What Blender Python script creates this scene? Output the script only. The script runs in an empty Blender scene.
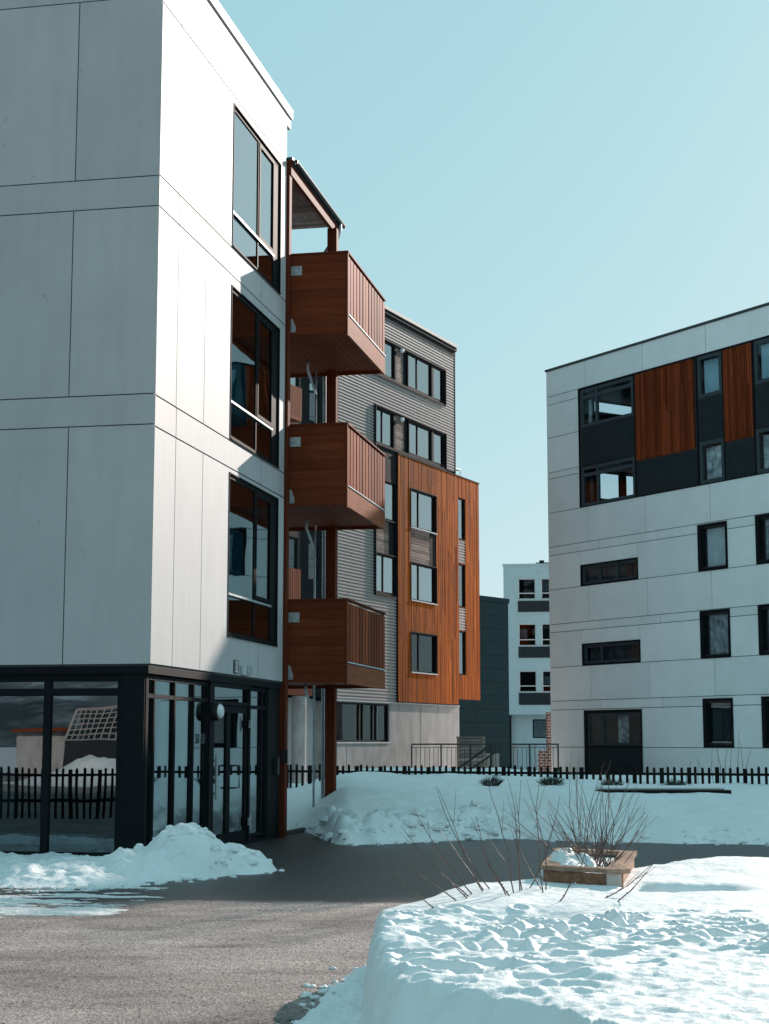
import bpy, bmesh, math, random
from mathutils import Vector, noise as mn
rad = math.radians
random.seed(7)
scene = bpy.context.scene
C = scene.collection

# ------------------------------------------------------------------ camera, sky, sun, exposure
F_PX, HOR = 1660.0, 742.0
cam_d = bpy.data.cameras.new('camera'); cam = bpy.data.objects.new('camera', cam_d); C.objects.link(cam)
cam_d.sensor_fit = 'VERTICAL'; cam_d.sensor_height = 24.0; cam_d.lens = 24.0 * F_PX / 1024.0
cam_d.clip_start = 0.1; cam_d.clip_end = 6000
PITCH = math.atan((HOR - 512.0) / F_PX)
cam.location = (0, 0, 1.6); cam.rotation_euler = (math.pi / 2 + PITCH, 0, 0)
scene.camera = cam

SUN_AZ, SUN_EL = 31.0, 21.5
W = bpy.data.worlds.new('World'); scene.world = W; W.use_nodes = True
nt = W.node_tree; nt.nodes.clear()
sky = nt.nodes.new('ShaderNodeTexSky'); sky.sky_type = 'NISHITA'; sky.sun_disc = False
sky.sun_elevation = rad(SUN_EL); sky.sun_rotation = rad(SUN_AZ)
sky.air_density = 1.0; sky.dust_density = 0.6; sky.ozone_density = 1.0
# cool the sky: pull its hue towards teal and soften the bright side round the sun
bw = nt.nodes.new('ShaderNodeRGBToBW'); nt.links.new(sky.outputs[0], bw.inputs[0])
pw = nt.nodes.new('ShaderNodeMath'); pw.operation = 'POWER'; pw.inputs[1].default_value = 0.20; nt.links.new(bw.outputs[0], pw.inputs[0])
gn = nt.nodes.new('ShaderNodeMath'); gn.operation = 'MULTIPLY'; gn.inputs[1].default_value = 2.70; nt.links.new(pw.outputs[0], gn.inputs[0])
flat = nt.nodes.new('ShaderNodeMix'); flat.data_type = 'RGBA'; flat.blend_type = 'MULTIPLY'; flat.inputs[0].default_value = 1
hue = nt.nodes.new('ShaderNodeValToRGB'); he = hue.color_ramp.elements
he[0].position = 0.10; he[0].color = (0.52, 1.0, 1.15, 1); he[1].position = 0.75; he[1].color = (0.76, 1.0, 1.05, 1)
dv = nt.nodes.new('ShaderNodeMath'); dv.operation = 'MULTIPLY'; dv.inputs[1].default_value = 0.07; nt.links.new(bw.outputs[0], dv.inputs[0])
nt.links.new(dv.outputs[0], hue.inputs[0]); nt.links.new(hue.outputs[0], flat.inputs[6]); nt.links.new(gn.outputs[0], flat.inputs[7])
tint = nt.nodes.new('ShaderNodeMix'); tint.data_type = 'RGBA'; tint.blend_type = 'MIX'; tint.inputs[0].default_value = 1.0
nt.links.new(flat.outputs[2], tint.inputs[7])
bg = nt.nodes.new('ShaderNodeBackground'); bg.inputs[1].default_value = 0.12
wo = nt.nodes.new('ShaderNodeOutputWorld')
nt.links.new(sky.outputs[0], tint.inputs[6]); nt.links.new(tint.outputs[2], bg.inputs[0]); nt.links.new(bg.outputs[0], wo.inputs[0])

sd = bpy.data.lights.new('sun', 'SUN'); sd.energy = 3.8; sd.angle = rad(0.55); sd.color = (1.0, 0.86, 0.78)
sun = bpy.data.objects.new('sun', sd); C.objects.link(sun)
sv = Vector((math.sin(rad(SUN_AZ)) * math.cos(rad(SUN_EL)), math.cos(rad(SUN_AZ)) * math.cos(rad(SUN_EL)), math.sin(rad(SUN_EL))))
sun.rotation_euler = sv.to_track_quat('Z', 'Y').to_euler(); sun.location = (10, 10, 40)
vs = scene.view_settings; vs.view_transform = 'Standard'; vs.look = 'None'; vs.gamma = 1; vs.use_curve_mapping = False
vs.exposure = 0.64
scene.cycles.max_bounces = 8; scene.cycles.transparent_max_bounces = 10

def at(px, py, z=0.0):
    """ground position at height z seen at a pixel of the photograph"""
    x = (px - 384.5) / F_PX; v = -(py - 512.0) / F_PX
    d = Vector((x, math.cos(PITCH) - v * math.sin(PITCH), math.sin(PITCH) + v * math.cos(PITCH)))
    t = (z - 1.6) / d.z
    return Vector((d.x * t, d.y * t, z))
def at_d(px, py, D):
    """point at forward distance D seen at a pixel"""
    x = (px - 384.5) / F_PX; v = -(py - 512.0) / F_PX
    d = Vector((x, math.cos(PITCH) - v * math.sin(PITCH), math.sin(PITCH) + v * math.cos(PITCH)))
    t = D / d.y
    return Vector((d.x * t, D, 1.6 + d.z * t))

# ------------------------------------------------------------------ materials
def new_mat(name):
    m = bpy.data.materials.new(name); m.use_nodes = True
    n = m.node_tree.nodes; b = n['Principled BSDF']
    return m, n, m.node_tree.links, b
def coords(n, l, scale=(1, 1, 1)):
    tc = n.new('ShaderNodeTexCoord'); mp = n.new('ShaderNodeMapping'); mp.inputs['Scale'].default_value = scale
    l.new(tc.outputs['Object'], mp.inputs[0]); return mp.outputs[0]
def noise_tex(n, l, vec, scale, detail=4, rough=0.55):
    t = n.new('ShaderNodeTexNoise'); t.inputs['Scale'].default_value = scale; t.inputs['Detail'].default_value = detail
    t.inputs['Roughness'].default_value = rough; l.new(vec, t.inputs['Vector']); return t.outputs['Fac']
def ramp(n, l, fac, stops):
    r = n.new('ShaderNodeValToRGB'); e = r.color_ramp.elements
    e[0].position, e[0].color = stops[0][0], (*stops[0][1], 1); e[1].position, e[1].color = stops[-1][0], (*stops[-1][1], 1)
    for p, c in stops[1:-1]:
        k = e.new(p); k.color = (*c, 1)
    l.new(fac, r.inputs[0]); return r.outputs[0]
def mixc(n, l, fac, a, b, mode='MIX'):
    m = n.new('ShaderNodeMix'); m.data_type = 'RGBA'; m.blend_type = mode
    for s, v in ((0, fac), (6, a), (7, b)):
        if isinstance(v, (int, float)): m.inputs[s].default_value = v
        elif isinstance(v, tuple): m.inputs[s].default_value = (*v, 1)
        else: l.new(v, m.inputs[s])
    return m.outputs[2]
def bump(n, l, h, strength=0.3, dist=0.01, prev=None):
    b = n.new('ShaderNodeBump'); b.inputs['Strength'].default_value = strength; b.inputs['Distance'].default_value = dist
    l.new(h, b.inputs['Height'])
    if prev is not None: l.new(prev, b.inputs['Normal'])
    return b.outputs[0]
def island(n): return n.new('ShaderNodeNewGeometry').outputs['Random Per Island']
def sc(c, k): return tuple(min(1, x * k) for x in c)

def m_plain(name, col, rough=0.5, metal=0.0, var=0.12, scale=3.0, spec=None):
    m, n, l, b = new_mat(name); v = coords(n, l)
    f = noise_tex(n, l, v, scale, 5)
    l.new(ramp(n, l, f, [(0.3, sc(col, 1 - var)), (0.7, sc(col, 1 + var))]), b.inputs['Base Color'])
    b.inputs['Roughness'].default_value = rough; b.inputs['Metallic'].default_value = metal
    if spec is not None: b.inputs['Specular IOR Level'].default_value = spec
    f2 = noise_tex(n, l, v, 60, 3); l.new(bump(n, l, f2, 0.08, 0.003), b.inputs['Normal'])
    return m
def m_panel(name, col, stains=True):
    m, n, l, b = new_mat(name); v = coords(n, l)
    big = noise_tex(n, l, v, 0.7, 5, 0.6)
    base = ramp(n, l, big, [(0.3, sc(col, 0.93)), (0.7, sc(col, 1.05))])
    isl = ramp(n, l, island(n), [(0.0, (0.93, 0.935, 0.94)), (1.0, (1.04, 1.035, 1.03))])
    base = mixc(n, l, 1.0, base, isl, 'MULTIPLY')
    st = noise_tex(n, l, coords(n, l, (4, 4, 0.5)), 1.2, 5, 0.65)
    base = mixc(n, l, 1.0, base, ramp(n, l, st, [(0.30, (0.93, 0.935, 0.935) if stains else (0.985, 0.985, 0.985)), (0.55, (1, 1, 1))]), 'MULTIPLY')
    if stains:
        sp = noise_tex(n, l, v, 4.5, 3, 0.5)
        base = mixc(n, l, 1.0, base, ramp(n, l, sp, [(0.24, (0.72, 0.74, 0.75)), (0.30, (1, 1, 1))]), 'MULTIPLY')
    l.new(base, b.inputs['Base Color']); b.inputs['Roughness'].default_value = 0.62
    f2 = noise_tex(n, l, v, 35, 4); l.new(bump(n, l, f2, 0.12, 0.004), b.inputs['Normal'])
    return m
def m_wood(name, col, light, dark, axis='z', rough=0.6, iv=0.4):
    m, n, l, b = new_mat(name)
    s = {'z': (14, 14, 0.5), 'x': (0.5, 14, 14), 'y': (14, 0.5, 14)}[axis]
    g = noise_tex(n, l, coords(n, l, s), 2.2, 6, 0.65)
    base = ramp(n, l, g, [(0.25, dark), (0.5, col), (0.78, light)])
    isl = ramp(n, l, island(n), [(0, (1 - iv * .95, 1 - iv, 1 - iv)), (0.5, (1, 1, 1)), (1, (1 + iv, 1 + iv, 1 + iv * .9))])
    base = mixc(n, l, 1.0, base, isl, 'MULTIPLY')
    w = noise_tex(n, l, coords(n, l, (1, 1, 0.35)), 0.9, 3)
    base = mixc(n, l, 1.0, base, ramp(n, l, w, [(0.3, (0.82, 0.82, 0.82)), (0.7, (1.1, 1.1, 1.1))]), 'MULTIPLY')
    l.new(base, b.inputs['Base Color']); b.inputs['Roughness'].default_value = rough; b.inputs['Specular IOR Level'].default_value = 0.03
    l.new(bump(n, l, g, 0.25, 0.004), b.inputs['Normal'])
    return m
def m_glass(name, ior=0.10, trans=(0.62, 0.7, 0.72), wob=0.02):
    m, n, l, b = new_mat(name); n.remove(b); out = n['Material Output']
    lw = n.new('ShaderNodeLayerWeight'); lw.inputs['Blend'].default_value = 0.5
    p5 = n.new('ShaderNodeMath'); p5.operation = 'POWER'; p5.inputs[1].default_value = 4.0; l.new(lw.outputs['Facing'], p5.inputs[0])
    fr = n.new('ShaderNodeMapRange'); fr.inputs[3].default_value = ior; fr.inputs[4].default_value = 1.0 if ior > 0.021 else 0.45; l.new(p5.outputs[0], fr.inputs[0])
    tr = n.new('ShaderNodeBsdfTransparent'); tr.inputs[0].default_value = (*trans, 1)
    gl = n.new('ShaderNodeBsdfGlossy'); gl.inputs['Roughness'].default_value = 0.0; gl.inputs[0].default_value = (0.92, 0.98, 1, 1)
    f = noise_tex(n, l, coords(n, l), 0.9, 1, 0.4); bm_ = bump(n, l, f, wob, 0.1); l.new(bm_, gl.inputs['Normal'])
    mx = n.new('ShaderNodeMixShader'); l.new(fr.outputs[0], mx.inputs[0]); l.new(tr.outputs[0], mx.inputs[1]); l.new(gl.outputs[0], mx.inputs[2])
    l.new(mx.outputs[0], out.inputs[0]); return m
def m_snow(name, col=(0.80, 0.83, 0.86), dirt=0.0):
    m, n, l, b = new_mat(name); v = coords(n, l)
    f = noise_tex(n, l, v, 3, 6, 0.6)
    base = ramp(n, l, f, [(0.3, sc(col, 0.95)), (0.7, sc(col, 1.04))])
    if dirt:
        d = noise_tex(n, l, v, 16, 5, 0.7)
        base = mixc(n, l, ramp(n, l, d, [(0.66, (0, 0, 0)), (0.74, (dirt, dirt, dirt))]), base, (0.16, 0.14, 0.13))
    l.new(base, b.inputs['Base Color']); b.inputs['Roughness'].default_value = 0.55
    b.inputs['Specular IOR Level'].default_value = 0.3
    b1 = bump(n, l, noise_tex(n, l, v, 9, 6, 0.62), 0.5, 0.035)
    b2 = bump(n, l, noise_tex(n, l, v, 55, 5, 0.75), 0.5, 0.008, b1)
    l.new(b2, b.inputs['Normal']); return m
def m_asphalt():
    m, n, l, b = new_mat('asphalt'); v = coords(n, l)
    big = noise_tex(n, l, v, 0.28, 6, 0.62)
    base = ramp(n, l, big, [(0.38, (0.20, 0.160, 0.148)), (0.5, (0.27, 0.222, 0.207)), (0.62, (0.34, 0.286, 0.268))])
    pat = noise_tex(n, l, coords(n, l, (0.8, 2.2, 1)), 0.9, 6, 0.7)      # damp blotches and dried sand
    base = mixc(n, l, 1.0, base, ramp(n, l, pat, [(0.36, (0.58, 0.56, 0.55)), (0.45, (0.92, 0.92, 0.92)), (0.55, (1.0, 1.0, 1.0)), (0.64, (1.30, 1.27, 1.24))]), 'MULTIPLY')
    vr = n.new('ShaderNodeTexVoronoi'); vr.inputs['Scale'].default_value = 62; vg = coords(n, l, (1, 0.38, 1)); l.new(vg, vr.inputs['Vector'])
    base = mixc(n, l, 0.7, base, ramp(n, l, vr.outputs['Color'], [(0.15, (0.55, 0.55, 0.55)), (0.5, (1, 1, 1)), (0.9, (1.5, 1.5, 1.5))]), 'MULTIPLY')
    fine = noise_tex(n, l, vg, 26, 6, 0.72)
    base = mixc(n, l, 1.0, base, ramp(n, l, fine, [(0.36, (0.50, 0.48, 0.47)), (0.44, (0.92, 0.92, 0.92)), (0.58, (1, 1, 1)), (0.66, (1.45, 1.43, 1.40))]), 'MULTIPLY')
    v2 = n.new('ShaderNodeTexVoronoi'); v2.inputs['Scale'].default_value = 11; v2.inputs['Randomness'].default_value = 1; l.new(vg, v2.inputs['Vector'])
    base = mixc(n, l, 1.0, base, ramp(n, l, v2.outputs['Distance'], [(0.10, (0.35, 0.34, 0.33)), (0.20, (1, 1, 1))]), 'MULTIPLY')
    # wheel tracks with meltwater along the yard; far part painted darker as building shade
    tr = noise_tex(n, l, coords(n, l, (0.30, 1.3, 1)), 0.9, 6, 0.62)
    tc = n.new('ShaderNodeTexCoord'); sx = n.new('ShaderNodeSeparateXYZ'); l.new(tc.outputs['Object'], sx.inputs[0])
    far = n.new('ShaderNodeMapRange'); far.inputs[1].default_value = 15.4; far.inputs[2].default_value = 18.2; far.inputs[3].default_value = -0.14; far.inputs[4].default_value = 0.22
    l.new(sx.outputs[1], far.inputs[0])
    ad = n.new('ShaderNodeMath'); ad.operation = 'ADD'; l.new(tr, ad.inputs[0]); l.new(far.outputs[0], ad.inputs[1])
    wet_shade = ramp(n, l, ad.outputs[0], [(0.50, (0, 0, 0)), (0.60, (1, 1, 1))])
    base = mixc(n, l, wet_shade, base, (0.028, 0.026, 0.026))
    l.new(base, b.inputs['Base Color'])
    rr = n.new('ShaderNodeMapRange'); rr.inputs[3].default_value = 0.9; rr.inputs[4].default_value = 0.42
    l.new(wet_shade, rr.inputs[0]); l.new(rr.outputs[0], b.inputs['Roughness'])
    b1 = bump(n, l, vr.outputs['Distance'], 0.6, 0.008); b2 = bump(n, l, fine, 0.6, 0.012, b1)
    l.new(b2, b.inputs['Normal']); return m
def m_concrete():
    m, n, l, b = new_mat('board marked concrete'); v = coords(n, l)
    f = noise_tex(n, l, coords(n, l, (1.6, 1.6, 0.8)), 1.3, 6, 0.7)
    base = ramp(n, l, f, [(0.35, (0.25, 0.235, 0.23)), (0.5, (0.33, 0.315, 0.31)), (0.65, (0.38, 0.365, 0.36))])
    l.new(base, b.inputs['Base Color']); b.inputs['Roughness'].default_value = 0.85
    l.new(bump(n, l, noise_tex(n, l, v, 20, 5), 0.3, 0.01), b.inputs['Normal']); return m
def m_brick():
    m, n, l, b = new_mat('red brick'); v = coords(n, l)
    t = n.new('ShaderNodeTexBrick'); t.inputs['Scale'].default_value = 2.2
    t.inputs['Color1'].default_value = (0.15, 0.07, 0.055, 1); t.inputs['Color2'].default_value = (0.08, 0.045, 0.04, 1)
    t.inputs['Mortar'].default_value = (0.40, 0.38, 0.37, 1); t.inputs['Mortar Size'].default_value = 0.025
    mp = n.new('ShaderNodeMapping'); mp.inputs['Rotation'].default_value = (rad(90), 0, 0); l.new(v, mp.inputs[0]); l.new(mp.outputs[0], t.inputs[0])
    l.new(t.outputs[0], b.inputs['Base Color']); b.inputs['Roughness'].default_value = 0.9; return m
def m_mountain():
    m, n, l, b = new_mat('snowy rock'); v = coords(n, l)
    f = noise_tex(n, l, v, 0.012, 10, 0.65)
    l.new(ramp(n, l, f, [(0.46, (0.03, 0.045, 0.05)), (0.54, (0.14, 0.17, 0.19)), (0.60, (0.42, 0.50, 0.56))]), b.inputs['Base Color'])
    b.inputs['Roughness'].default_value = 0.9; return m

M = {}
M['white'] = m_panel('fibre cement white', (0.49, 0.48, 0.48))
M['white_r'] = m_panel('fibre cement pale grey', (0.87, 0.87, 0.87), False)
M['joint'] = m_plain('dark joint backing', (0.05, 0.05, 0.055), 0.8)
M['frame'] = m_plain('anthracite frame', (0.010, 0.011, 0.013), 0.65, spec=0.08)
M['frame_g'] = m_plain('grey aluminium frame', (0.055, 0.068, 0.078), 0.6, spec=0.1)
M['frame_l'] = m_plain('pale metal trim', (0.55, 0.56, 0.57), 0.4)
M['galv'] = m_plain('galvanised steel', (0.42, 0.46, 0.47), 0.45, 0.5, 0.25, 14)
M['dark'] = m_plain('dark grey cladding', (0.024, 0.029, 0.034), 0.7, spec=0.1)
M['navy'] = m_plain('blue black cladding', (0.008, 0.011, 0.014), 0.7, spec=0.08)
M['teal_c'] = m_plain('dark teal cladding', (0.008, 0.025, 0.030), 0.7, spec=0.1)
M['teal_w'] = m_plain('pale teal render', (0.36, 0.46, 0.49), 0.75, 0, 0.06)
M['corr'] = m_plain('white corrugated steel', (0.37, 0.325, 0.31), 0.5, 0, 0.05, spec=0.2)
M['roofcap'] = m_plain('dark roof flashing', (0.03, 0.04, 0.045), 0.4)
M['balc_x'] = m_wood('balcony end timber', (0.175, 0.040, 0.017), (0.215, 0.052, 0.024), (0.135, 0.029, 0.012), 'y', 0.6, 0.14)
M['balc_z'] = m_wood('balcony slat timber', (0.24, 0.060, 0.026), (0.34, 0.10, 0.05), (0.13, 0.032, 0.014), 'z')
M['fascia'] = m_wood('balcony fascia timber', (0.26, 0.080, 0.040), (0.37, 0.13, 0.07), (0.16, 0.045, 0.022), 'x')
M['post'] = m_wood('post timber', (0.125, 0.029, 0.015), (0.17, 0.043, 0.023), (0.085, 0.019, 0.010), 'z', 0.6, 0.1)
M['orange'] = m_wood('oiled orange timber', (0.335, 0.073, 0.006), (0.57, 0.16, 0.022), (0.15, 0.027, 0.002), 'z')
M['redwood'] = m_wood('red brown timber', (0.20, 0.038, 0.014), (0.32, 0.078, 0.03), (0.11, 0.02, 0.008), 'z')
M['louvre'] = m_wood('weathered louvre', (0.26, 0.19, 0.17), (0.42, 0.33, 0.30), (0.14, 0.09, 0.08), 'x')
M['glass'] = m_glass('window glass')
M['glass_hi'] = m_glass('reflective window glass', 0.28, (0.45, 0.52, 0.55), 0.03)
M['glass_l'] = m_glass('tinted balcony window glass', 0.13, (0.40, 0.58, 0.62), 0.03)
M['glass_c'] = m_glass('clear window glass', 0.025, (0.88, 0.92, 0.94), 0.02)
M['glass_d'] = m_glass('low reflection glass', 0.02, (0.55, 0.6, 0.62), 0.02)
M['glass_dim'] = m_glass('dim shopfront glass', 0.15, (0.50, 0.58, 0.62), 0.02)
M['glass_shop'] = m_glass('shopfront glass', 0.26, (0.50, 0.58, 0.62), 0.015)
M['inside'] = m_plain('dim interior', (0.10, 0.10, 0.105), 0.9)
M['curtain'] = m_plain('white curtain', (0.7, 0.72, 0.72), 0.9)
M['curtain_g'] = m_plain('patterned grey curtain', (0.35, 0.37, 0.38), 0.9, 0, 0.6, 6)
M['mount_refl'] = m_plain('white mottled mountain reflection', (0.60, 0.62, 0.63), 0.9, 0, 0.75, 3.2)  # mottled sheet behind the glass, coloured like a mirrored snowy mountain
M['blind_d'] = m_plain('charcoal blind', (0.045, 0.05, 0.055), 0.9, 0, 0.5, 3)
M['sky_refl'] = m_plain('pale teal sky reflection', (0.42, 0.62, 0.68), 0.9, 0, 0.08, 1.0)  # sheet behind the glass, tinted to stand in for reflected sky
M['blind'] = m_plain('teal roller blind', (0.05, 0.33, 0.38), 0.8, 0, 0.2, 1.5)
M['snow'] = m_snow('snow', (0.83, 0.83, 0.835))
M['snow_d'] = m_snow('dirty ploughed snow', (0.86, 0.865, 0.87), 0.75)
M['slush'] = m_snow('trodden slush', (0.78, 0.75, 0.74), 1.0)
M['asphalt'] = m_asphalt()
M['concrete'] = m_concrete()
M['brick'] = m_brick()
M['fence'] = m_wood('dark stained fence', (0.018, 0.015, 0.015), (0.03, 0.026, 0.024), (0.01, 0.009, 0.009), 'z')
M['black'] = m_plain('black painted steel', (0.02, 0.02, 0.022), 0.45)
M['lamp'] = m_plain('opal lamp glass', (0.8, 0.82, 0.82), 0.3)
M['twig'] = m_plain('twig bark', (0.105, 0.062, 0.052), 0.6, 0, 0.35, 20)
M['twig_d'] = m_plain('dark shrub twig', (0.045, 0.05, 0.038), 0.8, 0, 0.3, 20)
M['planter'] = m_wood('larch planter boards', (0.33, 0.21, 0.155), (0.47, 0.33, 0.26), (0.22, 0.13, 0.09), 'y')
M['planter_d'] = m_wood('brown planter boards', (0.22, 0.11, 0.07), (0.32, 0.18, 0.12), (0.12, 0.06, 0.04), 'x')
M['pallet'] = m_wood('grey brown crate boards', (0.42, 0.33, 0.29), (0.58, 0.47, 0.42), (0.25, 0.18, 0.15), 'x')
M['card'] = m_plain('pale plywood', (0.60, 0.50, 0.45), 0.8)
M['paint'] = m_plain('white lettering', (0.8, 0.8, 0.8), 0.5)
M['mount'] = m_mountain()
M['soil'] = m_plain('dark soil', (0.05, 0.035, 0.028), 0.95, 0, 0.4, 20)

# ------------------------------------------------------------------ helpers
def loc_id(x, y, z): return Vector((x, y, z))
class MB:
    """collects boxes, tubes and quads, then links them as one mesh object"""
    def __init__(s, mp=None): s.v = []; s.f = []; s.mp = mp or (lambda u, n, z: (u, -n, z)); s.smooth = False
    def add(s, vs, fs):
        o = len(s.v); s.v += [tuple(x) for x in vs]; s.f += [tuple(i + o for i in f) for f in fs]
    def box(s, u0, u1, n0, n1, z0, z1):
        vs = [s.mp(u, n, z) for z in (z0, z1) for n in (n0, n1) for u in (u0, u1)]
        s.add(vs, [(0, 1, 3, 2), (4, 6, 7, 5), (0, 4, 5, 1), (2, 3, 7, 6), (0, 2, 6, 4), (1, 5, 7, 3)])
    def pts(s, P, fs): s.add([s.mp(*p) for p in P], fs)
    def prism(s, poly, n0, n1):
        k = len(poly); P = [s.mp(u, n0, z) for u, z in poly] + [s.mp(u, n1, z) for u, z in poly]
        s.add(P, [tuple(range(k)), tuple(range(2 * k - 1, k - 1, -1))] + [(i, (i + 1) % k, k + (i + 1) % k, k + i) for i in range(k)])
    def tube(s, P, R, seg=8, mapped=True):
        P = [Vector(s.mp(*p)) if mapped else Vector(p) for p in P]
        if not hasattr(R, '__len__'): R = [R] * len(P)
        rings = []; up = Vector((0.31, 0.17, 0.93))
        for i, p in enumerate(P):
            d = (P[min(i + 1, len(P) - 1)] - P[max(i - 1, 0)]).normalized()
            a = d.cross(up)
            if a.length < 0.2: a = d.cross(Vector((1, 0, 0)))
            a.normalize(); b = d.cross(a)
            rings.append([p + (a * math.cos(t) + b * math.sin(t)) * R[i] for t in (2 * math.pi * k / seg for k in range(seg))])
        vs = [q for r in rings for q in r]; fs = []
        for i in range(len(P) - 1):
            for k in range(seg):
                fs.append((i * seg + k, i * seg + (k + 1) % seg, (i + 1) * seg + (k + 1) % seg, (i + 1) * seg + k))
        fs.append(tuple(range(seg - 1, -1, -1))); fs.append(tuple((len(P) - 1) * seg + k for k in range(seg)))
        s.add(vs, fs)
    def build(s, name, mat, parent=None, smooth=False, bevel=0.0):
        me = bpy.data.meshes.new(name); me.from_pydata(s.v, [], s.f)
        bm = bmesh.new(); bm.from_mesh(me); bmesh.ops.recalc_face_normals(bm, faces=bm.faces)
        if bevel: bmesh.ops.bevel(bm, geom=list(bm.edges), offset=bevel, segments=1, affect='EDGES', clamp_overlap=True)
        bm.to_mesh(me); bm.free()
        if smooth:
            for p in me.polygons: p.use_smooth = True
        me.materials.append(mat)
        o = bpy.data.objects.new(name, me); C.objects.link(o)
        if parent: o.parent = parent
        return o
def tag(o, label=None, cat=None, group=None, kind=None):
    if label: o['label'] = label
    if cat: o['category'] = cat
    if group: o['group'] = group
    if kind: o['kind'] = kind
    return o
def empty(name, loc, az=0.0):
    o = bpy.data.objects.new(name, None); C.objects.link(o); o.location = loc
    o.rotation_euler = (0, 0, rad(90 - az)); o.empty_display_size = 0.3; return o
def kids(o): return [c for c in bpy.data.objects if c.parent == o]
def copy_tree(o, parent=None):
    c = o.copy(); C.objects.link(c); c.parent = parent
    for ch in kids(o): copy_tree(ch, c)
    return c
def minus(rect, holes):
    """rectangle minus rectangular holes -> rectangles"""
    out = [rect]
    for h in holes:
        nxt = []
        for r in out:
            if h[0] >= r[1] - 1e-6 or h[1] <= r[0] + 1e-6 or h[2] >= r[3] - 1e-6 or h[3] <= r[2] + 1e-6: nxt.append(r); continue
            if h[0] > r[0]: nxt.append((r[0], h[0], r[2], r[3]))
            if h[1] < r[1]: nxt.append((h[1], r[1], r[2], r[3]))
            a, b = max(r[0], h[0]), min(r[1], h[1])
            if h[2] > r[2]: nxt.append((a, b, r[2], h[2]))
            if h[3] < r[3]: nxt.append((a, b, h[3], r[3]))
        out = nxt
    return [r for r in out if r[1] - r[0] > 0.004 and r[3] - r[2] > 0.004]
def wall_backing(mp, rect, holes, thick, n_front):
    b = MB(mp)
    for r in minus(rect, holes): b.box(r[0], r[1], n_front - thick, n_front, r[2], r[3])
    return b
def panels(mp, rows, holes, n_front, th=0.02, gap=0.008):
    """rows: (z0, z1, [u seams incl. both ends])"""
    b = MB(mp)
    for z0, z1, us in rows:
        for i in range(len(us) - 1):
            r = (us[i] + gap, us[i + 1] - gap, z0 + gap, z1 - gap)
            for q in minus(r, holes): b.box(q[0], q[1], n_front - th, n_front, q[2], q[3])
    return b
def boards(mp, rect, holes, n_front, w=0.12, gap=0.012, th=0.022, rnd=random):
    b = MB(mp); u = rect[0]
    while u < rect[1] - 0.02:
        u1 = min(u + w, rect[1]); cuts = [rect[2]]; z = rect[2] + rnd.uniform(0.8, 3.6)
        while z < rect[3] - 0.5: cuts.append(z); z += rnd.uniform(2.4, 4.2)
        cuts.append(rect[3])
        for za, zb in zip(cuts, cuts[1:]):
            dn = rnd.uniform(-0.004, 0.004)
            for q in minus((u, u1 - gap, za, zb - 0.004), holes): b.box(q[0], q[1], n_front - th + dn, n_front + dn, q[2], q[3])
        u = u1
    return b
def corr(mp, rect, holes, n_front, pitch=0.115, depth=0.04):
    b = MB(mp); z = rect[2]
    while z < rect[3] - 1e-3:
        z1 = min(z + pitch, rect[3]); zc = (z + z1) / 2
        segs = minus((rect[0], rect[1], z, z1), [h for h in holes if h[2] < zc < h[3]] and [(h[0], h[1], z - 1, z1 + 1) for h in holes if h[2] < zc < h[3]])
        pr = [(z, -depth), (z + 0.30 * (z1 - z), -depth), (z + 0.42 * (z1 - z), 0), (z + 0.80 * (z1 - z), 0), (z1, -depth)]
        for q in segs:
            P = [];
            for zz, n in pr: P += [(q[0], n_front + n, zz), (q[1], n_front + n, zz)]
            b.pts(P, [(2 * i, 2 * i + 1, 2 * i + 3, 2 * i + 2) for i in range(4)])
        z = z1
    return b
def window(par, mp, u0, u1, z0, z1, mull=(), trans=(), n=-0.06, fw=0.06, d=0.07, mat='frame', glass='glass', curtain=None, sill=None, mw=None):
    """frame as a part; pane (and curtain, sill) as its sub-parts"""
    mw = mw or fw * 0.9; b = MB(mp)
    b.box(u0, u0 + fw, n - d, n, z0, z1); b.box(u1 - fw, u1, n - d, n, z0, z1)
    b.box(u0 + fw, u1 - fw, n - d, n, z0, z0 + fw); b.box(u0 + fw, u1 - fw, n - d, n, z1 - fw, z1)
    for m in mull: b.box(m - mw / 2, m + mw / 2, n - d, n - 0.003, z0 + fw, z1 - fw)
    for t in trans:
        zt, a, c = t if hasattr(t, '__len__') else (t, u0 + fw, u1 - fw)
        b.box(a, c, n - d, n - 0.006, zt - mw / 2, zt + mw / 2)
    w = b.build('window', M[mat], par)
    g = MB(mp); g.box(u0 + fw * .5, u1 - fw * .5, n - d * 0.55, n - d * 0.45, z0 + fw * .5, z1 - fw * .5); g.build('pane', M[glass], w)
    if curtain:
        for (a, c, zz0, zz1, cm) in curtain:
            k = MB(mp); N = max(4, int((c - a) / 0.07)); P = []
            for i in range(N + 1):
                nn = n - d - 0.10 + 0.025 * math.sin(i * 1.9)
                P += [(a + (c - a) * i / N, nn, zz0), (a + (c - a) * i / N, nn, zz1)]
            k.pts(P, [(2 * i, 2 * i + 2, 2 * i + 3, 2 * i + 1) for i in range(N)])
            k.build('curtain', M[cm], w, smooth=True)
    if sill:
        k = MB(mp); k.box(u0 - 0.02, u1 + 0.02, n, sill, z0 - 0.045, z0 - 0.004); k.build('sill', M['frame_l'], w)
    return w

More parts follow.
